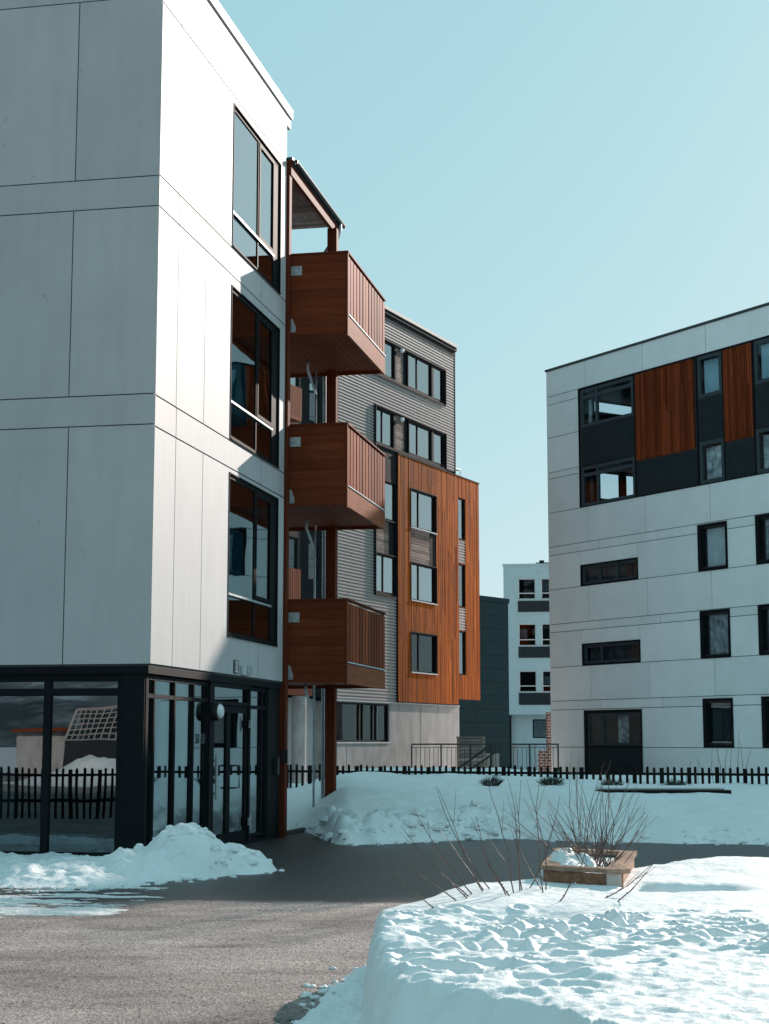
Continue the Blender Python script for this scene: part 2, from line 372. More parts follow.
# ------------------------------------------------------------------ ground
def grid_mesh(name, x0, x1, y0, y1, nx, ny, hf, mat, keep=None, parent=None, xs=None, ys=None):
    xs = xs or [x0 + (x1 - x0) * i / nx for i in range(nx + 1)]; ys = ys or [y0 + (y1 - y0) * j / ny for j in range(ny + 1)]
    nx, ny = len(xs) - 1, len(ys) - 1; fs = []
    vs = [(x, y, hf(x, y)) for y in ys for x in xs]
    for j in range(ny):
        for i in range(nx):
            a = j * (nx + 1) + i; q = (a, a + 1, a + nx + 2, a + nx + 1)
            if keep and not any(keep(vs[k]) for k in q): continue
            fs.append(q)
    me = bpy.data.meshes.new(name); me.from_pydata(vs, [], fs)
    bm = bmesh.new(); bm.from_mesh(me); bmesh.ops.delete(bm, geom=[v for v in bm.verts if not v.link_faces], context='VERTS'); bm.to_mesh(me); bm.free()
    for p in me.polygons: p.use_smooth = True
    me.materials.append(mat); o = bpy.data.objects.new(name, me); C.objects.link(o)
    if parent: o.parent = parent
    return o
def ss(a, b, x):
    t = max(0.0, min(1.0, (x - a) / (b - a))); return t * t * (3 - 2 * t)
def fb(x, y, s, seed=0.0, o=4):
    v = 0; a = 1; t = 0
    for i in range(o):
        v += a * mn.noise(Vector((x * s, y * s, seed + i * 7.3))); t += a; a *= 0.5; s *= 2.03
    return v / t

ident = lambda x, y, z: (x, y, z)
g = MB(ident); g.pts([(-3000, -3000, -0.03), (3000, -3000, -0.03), (3000, 3000, -0.03), (-3000, 3000, -0.03)], [(0, 1, 2, 3)])
tag(g.build('ground', M['snow']), 'flat snow covered ground', kind='structure')
g = MB(ident); g.pts([(-40, -60, 0), (30, -60, 0), (30, 31, 0), (-40, 31, 0)], [(0, 1, 2, 3)])
tag(g.build('road', M['asphalt']), 'grey asphalt yard', kind='structure')

# --- snow mound in the foreground
YB = [(-0.3, 11.6), (0.1, 12.5), (0.5, 13.4), (1.1, 14.5), (1.9, 15.4), (2.5, 16.2), (3.2, 17.0), (4.2, 17.2), (5.5, 17.2), (9.0, 17.2)]
def yback(x):
    for (a, b), (c, d) in zip(YB, YB[1:]):
        if x <= c: return b + (d - b) * max(0, (x - a)) / (c - a)
    return YB[-1][1]
rd = random.Random(11); DENTS = []
for k in range(300):     # trodden trail across the mound
    t = rd.random(); x = 0.8 + 3.6 * t + rd.gauss(0, 0.15); y = 10.5 - 1.55 * t + rd.gauss(0, 0.50 + 0.3 * t)
    DENTS.append((x, y, rd.uniform(0.045, 0.12), rd.uniform(0.035, 0.075), rd.uniform(-0.9, 0.5), rd.uniform(0.02, 0.055)))
for k in range(90):
    DENTS.append((rd.uniform(-0.1, 1.3), rd.uniform(8.2, 11.6), rd.uniform(0.05, 0.16), rd.uniform(0.04, 0.08), rd.uniform(-0.8, 0.8), rd.uniform(0.02, 0.045)))
BUCK = {}
for dn_ in DENTS:
    for bi in range(int((dn_[0] - 0.4) * 2) - 1, int((dn_[0] + 0.4) * 2) + 2):
        for bj in range(int((dn_[1] - 0.4) * 2) - 1, int((dn_[1] + 0.4) * 2) + 2): BUCK.setdefault((bi, bj), []).append(dn_)
def yfront(x):
    if x < 0.75: return 8.25 - 1.15 * x
    return 7.39 - 3.6 * (x - 0.75)
def mound(x, y):
    xL = -0.12 + 0.10 * fb(0, y, 0.9, 9) + 0.06 * fb(x, y, 2.5, 5) + 0.03 * fb(x, y, 8, 65)
    yb = yback(x) + 0.22 * fb(x, 0, 1.1, 2)
    e = (x - xL) / (0.12 + 0.10 * ss(9.3, 8.0, y)); f = 0 if e <= 0 else (1 if e >= 1 else (1 - (1 - e) ** 2.2) ** 0.6)
    f *= ss(-0.1, 0.85, yb - y)
    f = f if y > 5 else f * ss(3.4, 5, y)
    h = f * (0.50 + 0.03 * fb(x, y, 0.5, 1) + 0.11 * math.exp(-((x - 2.75) / 0.7) ** 2 - ((y - 16.0) / 1.3) ** 2)
             + 0.12 * math.exp(-((x - 0.95) / 0.55) ** 2 - ((y - 12.75) / 0.75) ** 2))
    pd = max(abs(x - 2.0 - 0.15 * (y - 14)) - 0.45, abs(y - 13.8) - 1.75, 0)
    k_ = ss(0.0, 1.5, pd); h = h * k_ + min(h, 0.50 + 0.03 * fb(x, y, 3, 3)) * (1 - k_)
    if f > 0.02:
        rough = ss(12.0, 10.9, y + 0.5 * fb(x, y, 1.0, 55)) * (1 - 0.55 * ss(1.6, 2.6, x) * ss(9.7, 10.6, y + 0.45 * (x - 2)))
        left = ss(1.9, 0.7, x)
        h += f * (0.006 + 0.014 * rough) * fb(x, y, 6.0, 22) + f * (0.002 + 0.010 * rough) * fb(x, y, 17, 31)
        rg = 1 - abs(2 * mn.noise(Vector((x * 2.1 + y * 0.9, y * 3.6, 2.2)))); pm = ss(-0.15, 0.3, fb(x, y, 0.9, 77, 2))
        h += f * 0.040 * (rg - 0.6) * left * rough * (0.4 + pm)
        rg = 1 - abs(2 * mn.noise(Vector((x * 6.5 + y * 1.5, y * 8.5, 8.2)))); h += f * 0.012 * (rg - 0.6) * rough * (0.45 + 0.6 * left)
        rg = 1 - abs(2 * mn.noise(Vector((x * 15 + y * 4, y * 17, 5.2)))); h += f * 0.005 * (rg - 0.6) * rough * (0.4 + 0.8 * left)
        # scarp below the hump at the shrub
        h -= f * 0.13 * math.exp(-((x - 0.85 - 0.25 * fb(x, y, 1.5, 3)) / 0.42) ** 2 - ((y - 11.15 - 0.3 * (x - 0.8)) / 0.42) ** 2)
        for (dx, dy, a, b, r, dep) in BUCK.get((int(x * 2), int(y * 2)), ()):
            ex, ey = x - dx, y - dy
            if abs(ex) > 0.4 or abs(ey) > 0.4: continue
            c, s_ = math.cos(r), math.sin(r); p = (ex * c + ey * s_) / a; q = (-ex * s_ + ey * c) / b; d2 = p * p + q * q
            if d2 < 6: h -= dep * (math.exp(-d2 * d2 * 0.9) - 0.30 * math.exp(-(math.sqrt(d2) - 1.45) ** 2 * 5)) * min(1, f)
        # melted trench to the right of the planter
        ex = (x - 2.33) / 0.37; ey = (y - 13.15 + 0.04 * fb(x, 0, 3, 3)) / 0.27
        h -= 0.26 * math.exp(-(ex ** 4 + abs(ey) ** 4))
        # slumped front facing the viewer
        dy = yfront(x) + 0.16 * fb(x, y, 1.6, 19) - y
        if dy > 0: h -= min(0.46, 0.62 * dy * ss(0, 0.18, dy)) * f
    xs = -0.26 - 0.115 * (12.2 - y) + 0.10 * fb(x, y, 2.2, 40) + 0.05 * fb(x, y, 7, 41)
    sp = ss(xs, xs + 0.16, x) * ss(12.3, 11.6, y) * (0.06 + 0.10 * abs(fb(x, y, 4.0, 8)) + 0.05 * fb(x, y, 11, 5)) if x < 1.0 else 0
    return max(h, sp, 0) - 0.012
tag(grid_mesh('snow_mound', -1.3, 8.6, 3.2, 17.6, 0, 0, mound, M['snow'], keep=lambda v: v[2] > -0.011,
              xs=[-1.3 + 0.055 * k for k in range(14)] + [-0.55 + 0.0175 * k for k in range(272)] + [4.25 + 0.09 * k for k in range(49)],
              ys=[3.2 + 0.08 * k for k in range(35)] + [6.0 + 0.021 * k for k in range(334)] + [13.02 + 0.042 * k for k in range(110)]),
    'sunlit snow mound trodden with footprints in the foreground', kind='structure')

# --- far snow bank in front of the fence
def bank(x, y):
    foot = 27.0 + 0.9 * fb(x, 0, 0.5, 3) + (1.3 * math.exp(-((x - 2.1) / 1.0) ** 2)) + 3.6 * ss(-0.6, -1.5, x) - 0.5 * ss(4, 7, x) - 0.5 * math.exp(-((x + 0.6) / 0.8) ** 2)
    t = (y - foot)
    p = 0.0 if t <= 0 else min(1.0, 1 - math.exp(-t / 3.0))
    top = 0.93 - 0.15 * ss(2.5, 5.5, x) - 0.36 * ss(-0.8, -2.3, x) + 0.05 * fb(x, y, 0.35, 8)
    h = top * p * (1 + 0.10 * fb(x, y, 0.7, 5))
    lump = math.exp(-((t - 0.9) / 0.75) ** 2) * ss(-1.8, -0.9, x) * ss(3.5, 1.6, x)
    if t > 0:
        h += lump * (0.06 + 0.22 * (0.5 + fb(x, y, 2.4, 12)) + 0.22 * fb(x, y, 6, 17) + 0.08 * fb(x, y, 15, 18))
        h += (0.05 * fb(x, y, 1.1, 33) + 0.03 * fb(x, y, 3, 2)) * min(1, t) + math.exp(-((t - 0.3) / 0.5) ** 2) * 0.05 * (0.6 + fb(x, y, 4, 61))
    h *= ss(47, 43.5, y)
    return h - 0.012
tag(grid_mesh('snow_bank', -10, 13, 25.4, 47.5, 330, 330, bank, M['snow_d'], keep=lambda v: v[2] > -0.011), 'long shaded snow bank below the picket fence', kind='structure')

# --- ploughed snow against the white building
def drift(x, y):
    # facade line of the shopfront (left face): y = 22 + 0.2016*(x+3.1) ... recede to the left
    yf = 22.0 - 0.2016 * (x + 3.1) if x < -3.1 else 22.0
    front = 18.75 + 0.35 * fb(x, 0, 0.7, 3) - 0.4 * ss(-3.5, -8, x)
    h = 0.15 * ss(front, front + 0.9, y) * ss(0.2, 0.0, y - yf - 0.3) * ss(-2.6, -3.6, x) * (1 + 0.5 * fb(x, y, 1.2, 4))
    for (cx, cy, a, b, hh, r) in ((-2.50, 21.1, 0.55, 1.0, 0.60, 0.15), (-2.95, 20.6, 0.75, 0.95, 0.30, 0), (-1.95, 21.6, 0.48, 0.9, 0.30, 0.25), (-3.6, 20.2, 0.8, 0.9, 0.18, 0)):
        ex, ey = x - cx, y - cy; c, s = math.cos(r), math.sin(r); p = (ex * c + ey * s) / a; q = (-ex * s + ey * c) / b
        d2 = p * p + q * q; h = max(h, hh * max(0, 1 - d2 * 0.75) ** 0.8 if d2 < 1.33 else 0) if h < 0.6 else h
    if h > 0.015: h += min(1, h * 6) * (0.10 * fb(x, y, 2.2, 6) + 0.09 * fb(x, y, 6, 16) + 0.03 * fb(x, y, 15, 26))
    return max(h, 0) - 0.012
tag(grid_mesh('snow_drift', -9, -1.1, 17.6, 23.4, 260, 190, drift, M['snow_d'], keep=lambda v: v[2] > -0.009), 'ploughed snow heap against the shopfront glass', kind='structure')
# thin trodden slush streaks on the asphalt
def slush(x, y):
    v = fb(x * 0.35, y * 2.0, 1.5, 51, 5) + 0.10 * fb(x, y, 9, 3)
    m_ = ss(-1.95, -3.0, x - 0.15 * (y - 17)) * ss(15.0, 16.4, y) * ss(19.2, 18.5, y)
    v += 0.30 * fb(x * 1.2, y * 4.5, 2.2, 91, 4)
    return (v + 0.08 * m_ + 0.01 + 0.08 * mn.noise(Vector((x * 18, y * 26, 3)))) * 0.08 * m_ - 0.006
tag(grid_mesh('slush', -6.0, -1.8, 14.8, 19.2, 330, 330, slush, M['slush'], keep=lambda v: v[2] > 0.002), 'thin streaks of trodden slush on the asphalt', kind='structure')

rc = random.Random(21); m = MB(ident)
def clod(x, y, z, r):
    P = []; ph = rc.random() * 6
    for i in range(5):
        a = -0.5 + 2.07 * i / 4
        for k in range(7):
            t = ph + 2 * math.pi * k / 7; q = r * (0.7 + 0.5 * rc.random())
            P.append((x + q * math.cos(a) * math.cos(t) * 1.2, y + q * math.cos(a) * math.sin(t), z + q * math.sin(a) * 0.7))
    m.pts(P, [(i * 7 + k, i * 7 + (k + 1) % 7, i * 7 + 7 + (k + 1) % 7, i * 7 + 7 + k) for i in range(4) for k in range(7)] + [tuple(28 + k for k in range(7))])
for k in range(130):
    x = rc.uniform(-7.5, -1.4); y = 18.6 - 0.0 * x + rc.gauss(0, 0.22) + (1.0 + 1.4 * ss(-2.6, -1.6, x)) * ss(-3.3, -2.2, x); clod(x, y, max(drift(x, y), 0), rc.uniform(0.008, 0.045) * rc.choice((1, 1, 1.6)))
for k in range(45):
    x = rc.gauss(-2.4, 0.45); y = rc.gauss(20.7, 0.5); clod(x, y, max(drift(x, y), 0), rc.uniform(0.02, 0.06))
for k in range(150):
    x = rc.uniform(-1.6, 7); foot = 27.0 + 0.9 * fb(x, 0, 0.5, 3) + (1.3 * math.exp(-((x - 2.1) / 1.0) ** 2)) + 3.6 * ss(-0.6, -1.5, x) - 0.5 * ss(4, 7, x) - 0.5 * math.exp(-((x + 0.6) / 0.8) ** 2)
    y = foot + rc.gauss(0.15, 0.35); clod(x, y, max(bank(x, y), 0), rc.uniform(0.02, 0.075) * (1.5 if x < 2 and y > foot else 1))
for k in range(70):
    y = rc.uniform(9, 12.2); x = -0.30 - 0.115 * (12.2 - y) + rc.gauss(0.06, 0.10); clod(x, y, max(mound(x, y), 0), 0.006 + 0.03 * rc.random() ** 2.5)
tag(m.build('snow_clods', M['snow_d'], smooth=False), 'scattered lumps of snow along the edges of the banks', kind='stuff')

# ------------------------------------------------------------------ white building with shopfront (left)
AZL = 11.4
LB = empty('apartment_building', (-3.098, 22.0, 0), AZL)
tag(LB, 'white panelled apartment building with a glazed ground floor, nearest on the left', 'building')
R_ = lambda u, n, z: (u, -n, z)            # right (sunlit) face
L_ = lambda u, n, z: (-n, u, z)            # left (shaded) face
UE = 6.80
wr = [(3.48, 6.40, 9.36, 11.73), (3.48, 6.40, 6.27, 8.74), (3.48, 6.40, 3.20, 5.75)]
# backing walls, slabs, roof
b = wall_backing(R_, (0.03, UE, 2.60, 12.75), wr, 0.22, -0.022)
for r in minus((0.23, 14, 2.60, 12.75), []): b.v, b.f = b.v, b.f
b2 = MB(L_); b2.box(0.03, 14, -0.24, -0.023, 2.60, 12.75); b.add(b2.v, b2.f)
b.box(UE - 0.2, UE - 0.022, -14, -0.25, 0, 12.75); b.box(0.25, UE - 0.2, -14, -13.8, 0, 12.75)
b.build('backing_wall', M['joint'], LB)
b = MB(R_)
for z in (2.66, 5.78, 8.84, 12.2): b.box(0.26, UE - 0.21, -13.7, -0.26, z, z + 0.25)
b.box(0.26, UE - 0.21, -5.2, -5.0, 0.05, 12.1); b.box(3.3, 3.4, -4.9, -0.3, 2.95, 12.1)
b.box(0.1, UE - 0.21, -13.7, -0.12, 0.02, 0.06)
b.build('floor_slabs', M['inside'], LB)
rows_r = [(2.62, 5.82, [0, 0.90, 2.15, 5.25, UE]), (5.82, 6.25, [0, 0.90, 5.29, UE]), (6.25, 8.90, [0, 0.88, 2.15, 5.25, UE]), (8.90, 9.34, [0, 0.88, 5.2, UE]),
          (9.34, 11.86, [0, 0.84, 2.15, 5.25, UE]), (11.86, 12.78, [0, 0.84, 5.2, UE])]
b = panels(R_, rows_r, wr, 0.0, 0.028, 0.011)
lrows = [(2.62, 5.85, [0.0, 1.23, 3.6, 6.2, 8.8, 11.4, 14]), (5.85, 6.27, [0.0, 3.6, 8.8, 14]), (6.27, 8.90, [0.0, 1.24, 3.6, 6.2, 8.8, 11.4, 14]), (8.90, 9.33, [0, 3.6, 8.8, 14]),
         (9.33, 11.95, [0, 1.23, 3.6, 6.2, 8.8, 11.4, 14]), (11.95, 12.78, [0, 3.6, 8.8, 14])]
b2 = panels(L_, lrows, [], 0.0, 0.021, 0.008); b.add(b2.v, b2.f)
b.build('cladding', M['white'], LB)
# cover strip of the corner, window reveals
b = MB(R_)
for (u0, u1, z0, z1) in wr:
    b.box(u0, u0 + 0.02, -0.20, 0.012, z0, z1); b.box(u1 - 0.02, u1, -0.20, 0.012, z0, z1)
    b.box(u0 + 0.02, u1 - 0.02, -0.20, 0.012, z1 - 0.02, z1); b.box(u0 + 0.02, u1 - 0.02, -0.2, 0.03, z0, z0 + 0.02)
b.build('window_trim', M['frame'], LB)
b = MB(R_); b.box(0.0, UE + 0.27, -14.0, -0.01, 12.785, 12.81); b.box(-0.03, UE + 0.30, -14.03, 0.03, 12.811, 12.93); b.box(UE, UE + 0.27, -14, -0.0, 12.62, 12.78)
rf = b.build('roof', M['white'], LB)
b = MB(R_); b.box(-0.029, UE + 0.299, -0.30, 0.029, 12.9305, 12.985); b.box(-0.029, 0.25, -14.02, -0.31, 12.9305, 12.985); b.build('coping', M['frame_l'], rf)
# upper windows: large fixed lite, narrow opening lite, low rail panes
for k, (u0, u1, z0, z1) in enumerate(wr):
    zt = (9.94, 6.88, 3.86)[k]
    cur = [None, [(3.75, 4.95, z0 + 0.55, z0 + 1.45, 'blind')], [(3.75, 4.9, z0 + 0.75, z0 + 1.75, 'blind'), (5.3, 5.75, z0 + 0.7, z0 + 1.9, 'curtain')]][k]
    w = window(LB, R_, u0 + 0.02, u1 - 0.02, z0 + 0.02, z1 - 0.02, mull=(5.06,), trans=((zt, 3.56, 6.3),), n=-0.02, fw=0.06, d=0.04, glass='glass_hi' if k == 0 else 'glass_l', curtain=cur)
    b = MB(R_); b.box(5.09, 5.15, -0.035, -0.012, zt + 0.05, z1 - 0.08); b.box(5.97, 6.03, -0.035, -0.012, zt + 0.05, z1 - 0.08)
    b.box(5.15, 5.97, -0.035, -0.012, z1 - 0.14, z1 - 0.08); b.box(5.15, 5.97, -0.035, -0.012, zt + 0.05, zt + 0.11)
    b.box(6.03, 6.31, -0.05, -0.022, z0 + 0.09, z1 - 0.09)
    b.build('casement', M['frame'], w)
    b = MB(R_); b.box(3.53, 6.02, -0.018, 0.004, zt - 0.015, zt + 0.02); b.build('guard_rail', M['galv'], w)
b = MB(R_); b.box(5.30, 5.62, -0.50, -0.36, 11.1, 11.42); b.build('heat_pump_unit', M['frame_l'], LB)
# shopfront, right face
NS = -0.07
def shop_glass(mp, us, z0, z1, tr, par, name='shop_window', fw=0.055, gm_='glass_shop'):
    b = MB(mp)
    for u in us: b.box(u - fw / 2, u + fw / 2, NS - 0.09, NS, z0, z1)
    for a, c in zip(us, us[1:]):
        for zt in (z0 + 0.06, tr, z1 - 0.05): b.box(a + fw / 2, c - fw / 2, NS - 0.085, NS - 0.004, zt - fw / 2, zt + fw / 2)
    w = b.build(name, M['frame'], par)
    g_ = MB(mp)
    for a, c in zip(us, us[1:]):
        g_.box(a + fw / 2, c - fw / 2, NS - 0.052, NS - 0.040, z0 + 0.08, tr - fw / 2); g_.box(a + fw / 2, c - fw / 2, NS - 0.052, NS - 0.040, tr + fw / 2, z1 - 0.07)
    g_.build('pane', M[gm_], w); return w
shop_glass(R_, [0.10, 0.42, 1.28, 2.12, 2.78], 0.05, 2.50, 2.21, LB)
shop_glass(R_, [5.0, 5.78, 6.02], 0.05, 2.50, 2.16, LB)
b = MB(R_); b.box(0.0, UE, -0.30, -0.02, 2.50, 2.60); b.box(6.05, UE, -0.30, -0.05, 0.0, 2.5); b.box(2.80, 3.02, -0.2, -0.04, 0, 2.5); b.box(4.9, 4.99, -0.2, -0.04, 0, 2.5)
b.box(3.02, 4.9, -0.16, -0.05, 2.16, 2.22); b.box(3.02, 4.9, -0.16, -0.05, 2.43, 2.50); b.box(0.05, UE, -0.2, -0.03, 0.0, 0.05)
b.build('shopfront_frame', M['frame'], LB)
g_ = MB(R_); g_.box(3.02, 4.9, -0.11, -0.10, 2.22, 2.43); g_.build('fanlight', M['glass_shop'], LB)
def door_leaf(u0, u1):
    b = MB(R_)
    b.box(u0, u0 + 0.09, -0.13, -0.07, 0.06, 2.15); b.box(u1 - 0.09, u1, -0.13, -0.07, 0.06, 2.15)
    b.box(u0 + 0.09, u1 - 0.09, -0.13, -0.07, 0.06, 0.22); b.box(u0 + 0.09, u1 - 0.09, -0.13, -0.07, 2.05, 2.15)
    d = b.build('door', M['frame'], LB)
    g_ = MB(R_); g_.box(u0 + 0.09, u1 - 0.09, -0.106, -0.094, 0.22, 2.05); g_.build('pane', M['glass_shop'], d); return d
d1 = door_leaf(3.03, 3.86); d2 = door_leaf(3.88, 4.89)
b = MB(R_); b.tube([(3.10, -0.02, 0.75), (3.10, -0.02, 1.42)], 0.022); b.box(3.08, 3.12, -0.07, -0.02, 0.82, 0.86); b.box(3.08, 3.12, -0.07, -0.02, 1.30, 1.34); b.box(3.17, 3.23, -0.07, -0.045, 1.0, 1.15)
b.build('door_handle', M['galv'], d1)
b = MB(R_); P = [(3.96, -0.07, 0.9), (3.96, 0.02, 0.9), (4.16, 0.02, 0.9), (4.16, 0.02, 1.24), (3.96, 0.02, 1.24), (3.96, -0.07, 1.24)]; b.tube(P, 0.014); b.build('door_handle', M['black'], d2)
for z in (0.35, 1.88): b = MB(R_); b.box(4.86, 4.94, -0.035, 0.0, z - 0.06, z + 0.06); b.tube([(4.9, -0.005, z - 0.12), (4.9, -0.005, z + 0.12)], 0.015); b.build('hinge', M['galv'], d2)
# shopfront, left face
shop_glass(L_, [0.42, 1.46, 3.2, 5.0, 6.8, 8.6, 10.4], 0.05, 2.50, 2.26, LB, fw=0.10, gm_='glass_dim')
b = MB(L_); b.box(0.30, 14, -0.30, -0.02, 2.50, 2.60); b.box(0.08, 0.38, -0.2, -0.03, 0.05, 2.5); b.box(10.4, 14, -0.3, -0.05, 0, 2.5); b.box(0.35, 14, -0.2, -0.03, 0.0, 0.05)
b.build('shopfront_frame', M['frame'], LB)
b = MB(L_); b.box(0.85, 10, -0.45, -0.40, 0.24, 0.38); b.build('window_seat', M['frame_l'], LB)
b = MB(L_); b.box(0.45, 1.9, -1.6, -1.5, 2.0, 2.45); b.box(2.1, 2.3, -0.7, -0.5, 0.1, 2.4); b.box(2.6, 4.2, -1.8, -1.6, 0.1, 0.9)
b.build('interior_fittings', M['inside'], LB)
# house number, wall lamp box, round opal lamp, lettering on the glass
def text(body, size, mat, parent, loc, rot, name, ext=0.004, bold=0.0):
    c = bpy.data.curves.new(name, 'FONT'); c.body = body; c.size = size; c.extrude = ext; c.offset = bold
    o = bpy.data.objects.new(name + '_curve', c); C.objects.link(o); bpy.context.view_layer.update()
    dg = bpy.context.evaluated_depsgraph_get(); me = bpy.data.meshes.new_from_object(o.evaluated_get(dg)); bpy.data.objects.remove(o)
    me.materials.clear(); me.materials.append(mat)
    t = bpy.data.objects.new(name, me); C.objects.link(t); t.parent = parent; t.location = loc; t.rotation_euler = rot; return t
b = MB(R_); b.box(3.84, 4.08, 0.002, 0.02, 2.655, 2.86); sg = b.build('house_number_sign', M['black'], LB)
b = MB(R_); b.box(3.86, 4.06, 0.0205, 0.022, 2.672, 2.843); b.build('sign_border', M['paint'], sg)
b = MB(R_); b.box(3.875, 4.045, 0.0225, 0.024, 2.687, 2.828); b.build('sign_face', M['black'], sg)
text('8', 0.185, M['paint'], sg, (3.898, -0.0265, 2.692), (rad(90), 0, 0), 'digit', 0.001, 0.004)
b = MB(R_); b.box(4.20, 4.62, 0.002, 0.06, 2.64, 2.80); bx_ = b.build('wall_light', M['frame_l'], LB, bevel=0.01)
b = MB(R_); b.box(4.40, 4.64, 0.061, 0.075, 2.66, 2.80); b.build('light_cover', M['galv'], bx_)
text('50', 0.20, M['black'], LB, (2.46, 0.066, 1.58), (rad(90), 0, 0), 'lettering', 0.002, 0.004)
b = MB(R_); ring = [(3.0 + 0.16 * math.cos(t), 2.05 + 0.14 * math.sin(t)) for t in (2 * math.pi * k / 28 for k in range(28))]; b.prism(ring, -0.03, 0.05)
la = b.build('round_lamp', M['black'], LB)
b = MB(R_); P = []; nr = 7
for i in range(nr):
    a = i / (nr - 1) * math.pi / 2
    P += [(3.0 + 0.13 * math.cos(a) * math.cos(t), 0.05 + 0.06 * math.sin(a), 2.05 + 0.11 * math.cos(a) * math.sin(t)) for t in (2 * math.pi * k / 24 for k in range(24))]
b.pts(P, [(i * 24 + k, i * 24 + (k + 1) % 24, (i + 1) * 24 + (k + 1) % 24, (i + 1) * 24 + k) for i in range(nr - 1) for k in range(24)])
b.build('lamp_dome', M['lamp'], la, smooth=True)
b = MB(R_); b.box(6.45, 6.53, -0.05, 0.03, 1.05, 1.35); b.build('mailbox', M['black'], LB, bevel=0.006)

# balconies, posts, canopy (attached to the white building)
B0, B1, NO, NI = 7.02, 10.40, 1.08, -1.6
def balcony(z0, z1):
    b = MB(R_); h = (z1 - z0)
    b.box(B0 + 0.03, B1 - 0.03, NI, NO - 0.06, z0 + 0.10, z0 + 0.30)
    for k in range(22): b.box(B0 + 0.03, B1 - 0.03, NI + 0.02 + k * 0.117, NI + 0.13 + k * 0.117, z0 + 0.06 + 0.004 * random.random(), z0 + 0.10)
    fl = b.build('balcony', M['balc_x'], LB)
    b = MB(R_); nb = max(6, int(h / 0.155)); bh = h / nb
    for k in range(nb): b.box(B0, B0 + 0.028, NI, NO - 0.03, z0 + k * bh + 0.003, z0 + (k + 1) * bh - 0.001)
    b.box(B0 + 0.028, B0 + 0.05, NI + 0.01, NO - 0.06, z0 + 0.02, z1 - 0.02)
    b.box(NO and B0 - 0.012, B0 + 0.045, NO - 0.032, NO + 0.004, z0 - 0.05, z1)
    b.build('end_panel', M['balc_x'], fl)
    b = MB(R_); b.box(B1 - 0.028, B1, NI, NO - 0.03, z0, z1); b.build('end_panel', M['balc_x'], fl)
    b = MB(R_); u = B0 + 0.06
    while u < B1 - 0.1:
        b.box(u, u + 0.20, NO - 0.045, NO - 0.015 + random.uniform(-0.004, 0.004), z0 + 0.37, z1 - 0.035); u += 0.262
    b.build('slat_railing', M['balc_z'], fl)
    b = MB(R_); b.box(B0 + 0.05, B1 - 0.03, NO - 0.085, NO - 0.06, z0 + 0.36, z0 + 0.46); b.box(B0 + 0.05, B1 - 0.03, NO - 0.085, NO - 0.06, z1 - 0.22, z1 - 0.10)
    b.box(B0 + 0.05, B1 - 0.03, NO - 0.096, NO - 0.09, z0 + 0.30, z1 - 0.06)
    b.build('railing_backing', M['navy'], fl)
    b = MB(R_); b.box(B0 - 0.015, B1 + 0.01, NO - 0.06, NO + 0.012, z1 + 0.001, z1 + 0.035); b.box(B0 - 0.015, B0 + 0.05, NI, NO - 0.061, z1 + 0.001, z1 + 0.035); b.build('handrail', M['post'], fl)
    b = MB(R_); b.box(B0 + 0.046, B1, NO - 0.05, NO - 0.005, z0 - 0.02, z0 + 0.32); b.build('fascia', M['fascia'], fl)
    b = MB(R_); b.box(B0 + 0.046, B1, NO - 0.055, NO + 0.012, z0 + 0.335, z0 + 0.355); b.build('ledge', M['frame_l'], fl)
    b = MB(R_); b.box(B0 - 0.012, B0 - 0.002, 0.02, 0.24, z1 - 0.37, z1 - 0.20)
    b.build('bracket_plate', M['galv'], fl); b = MB(R_)
    b.pts([(B0 - 0.012, 0.02, z0 + 0.05), (B0 - 0.012, 0.13, z0 + 0.05), (B0 - 0.012, 0.13, z0 + 0.14), (B0 - 0.012, 0.08, z0 + 0.28), (B0 - 0.012, 0.02, z0 + 0.32),
           (B0 - 0.002, 0.02, z0 + 0.05), (B0 - 0.002, 0.13, z0 + 0.05), (B0 - 0.002, 0.13, z0 + 0.14), (B0 - 0.002, 0.08, z0 + 0.28), (B0 - 0.002, 0.02, z0 + 0.32)],
          [(0, 1, 2, 3, 4), (9, 8, 7, 6, 5), (0, 5, 6, 1), (1, 6, 7, 2), (2, 7, 8, 3), (3, 8, 9, 4), (4, 9, 5, 0)])
    b.build('bracket_plate', M['galv'], fl)
for z0, z1 in ((8.78, 10.24), (5.70, 7.13), (2.62, 4.03)): balcony(z0, z1)
b = MB(R_); b.box(6.82, 6.99, -0.15, 0.05, 0.0, 11.80); b.build('post', M['post'], LB, bevel=0.006)
b = MB(R_); b.box(10.20, 10.38, -0.06, 0.13, 0.0, 11.75); b.build('post', M['post'], LB, bevel=0.006)
b = MB(R_)
b.box(6.92, 10.75, -1.75, 0.075, 11.98, 12.05)
cn = b.build('canopy', M['roofcap'], LB)
b = MB(R_)
for k in range(26): b.box(6.95 + k * 0.145, 7.085 + k * 0.145, -1.72, 0.0, 11.93, 11.975)
b.build('soffit_boards', M['louvre'], cn)
b = MB(R_); b.box(6.86, 10.62, 0.0, 0.07, 11.70, 11.97); b.box(6.86, 10.62, -1.72, -1.62, 11.70, 11.97); b.box(6.86, 6.94, -1.62, 0.0, 11.76, 11.97)
b.build('canopy_beam', M['post'], cn)
b = MB(R_)
P = []
for i in range(2):
    u = (6.95, 10.85)[i]
    P += [(u, 0.12 + 0.055 * math.cos(t), 11.98 + 0.055 * math.sin(t)) for t in (math.pi + math.pi * k / 8 for k in range(9))]
b.pts(P, [(k, k + 1, 9 + k + 1, 9 + k) for k in range(8)]); b.box(6.95, 10.85, 0.077, 0.085, 11.90, 12.02)
b.box(10.84, 10.855, 0.085, 0.165, 11.93, 12.0); b.box(6.945, 6.96, 0.085, 0.165, 11.93, 12.0)
b.build('gutter', M['roofcap'], cn)
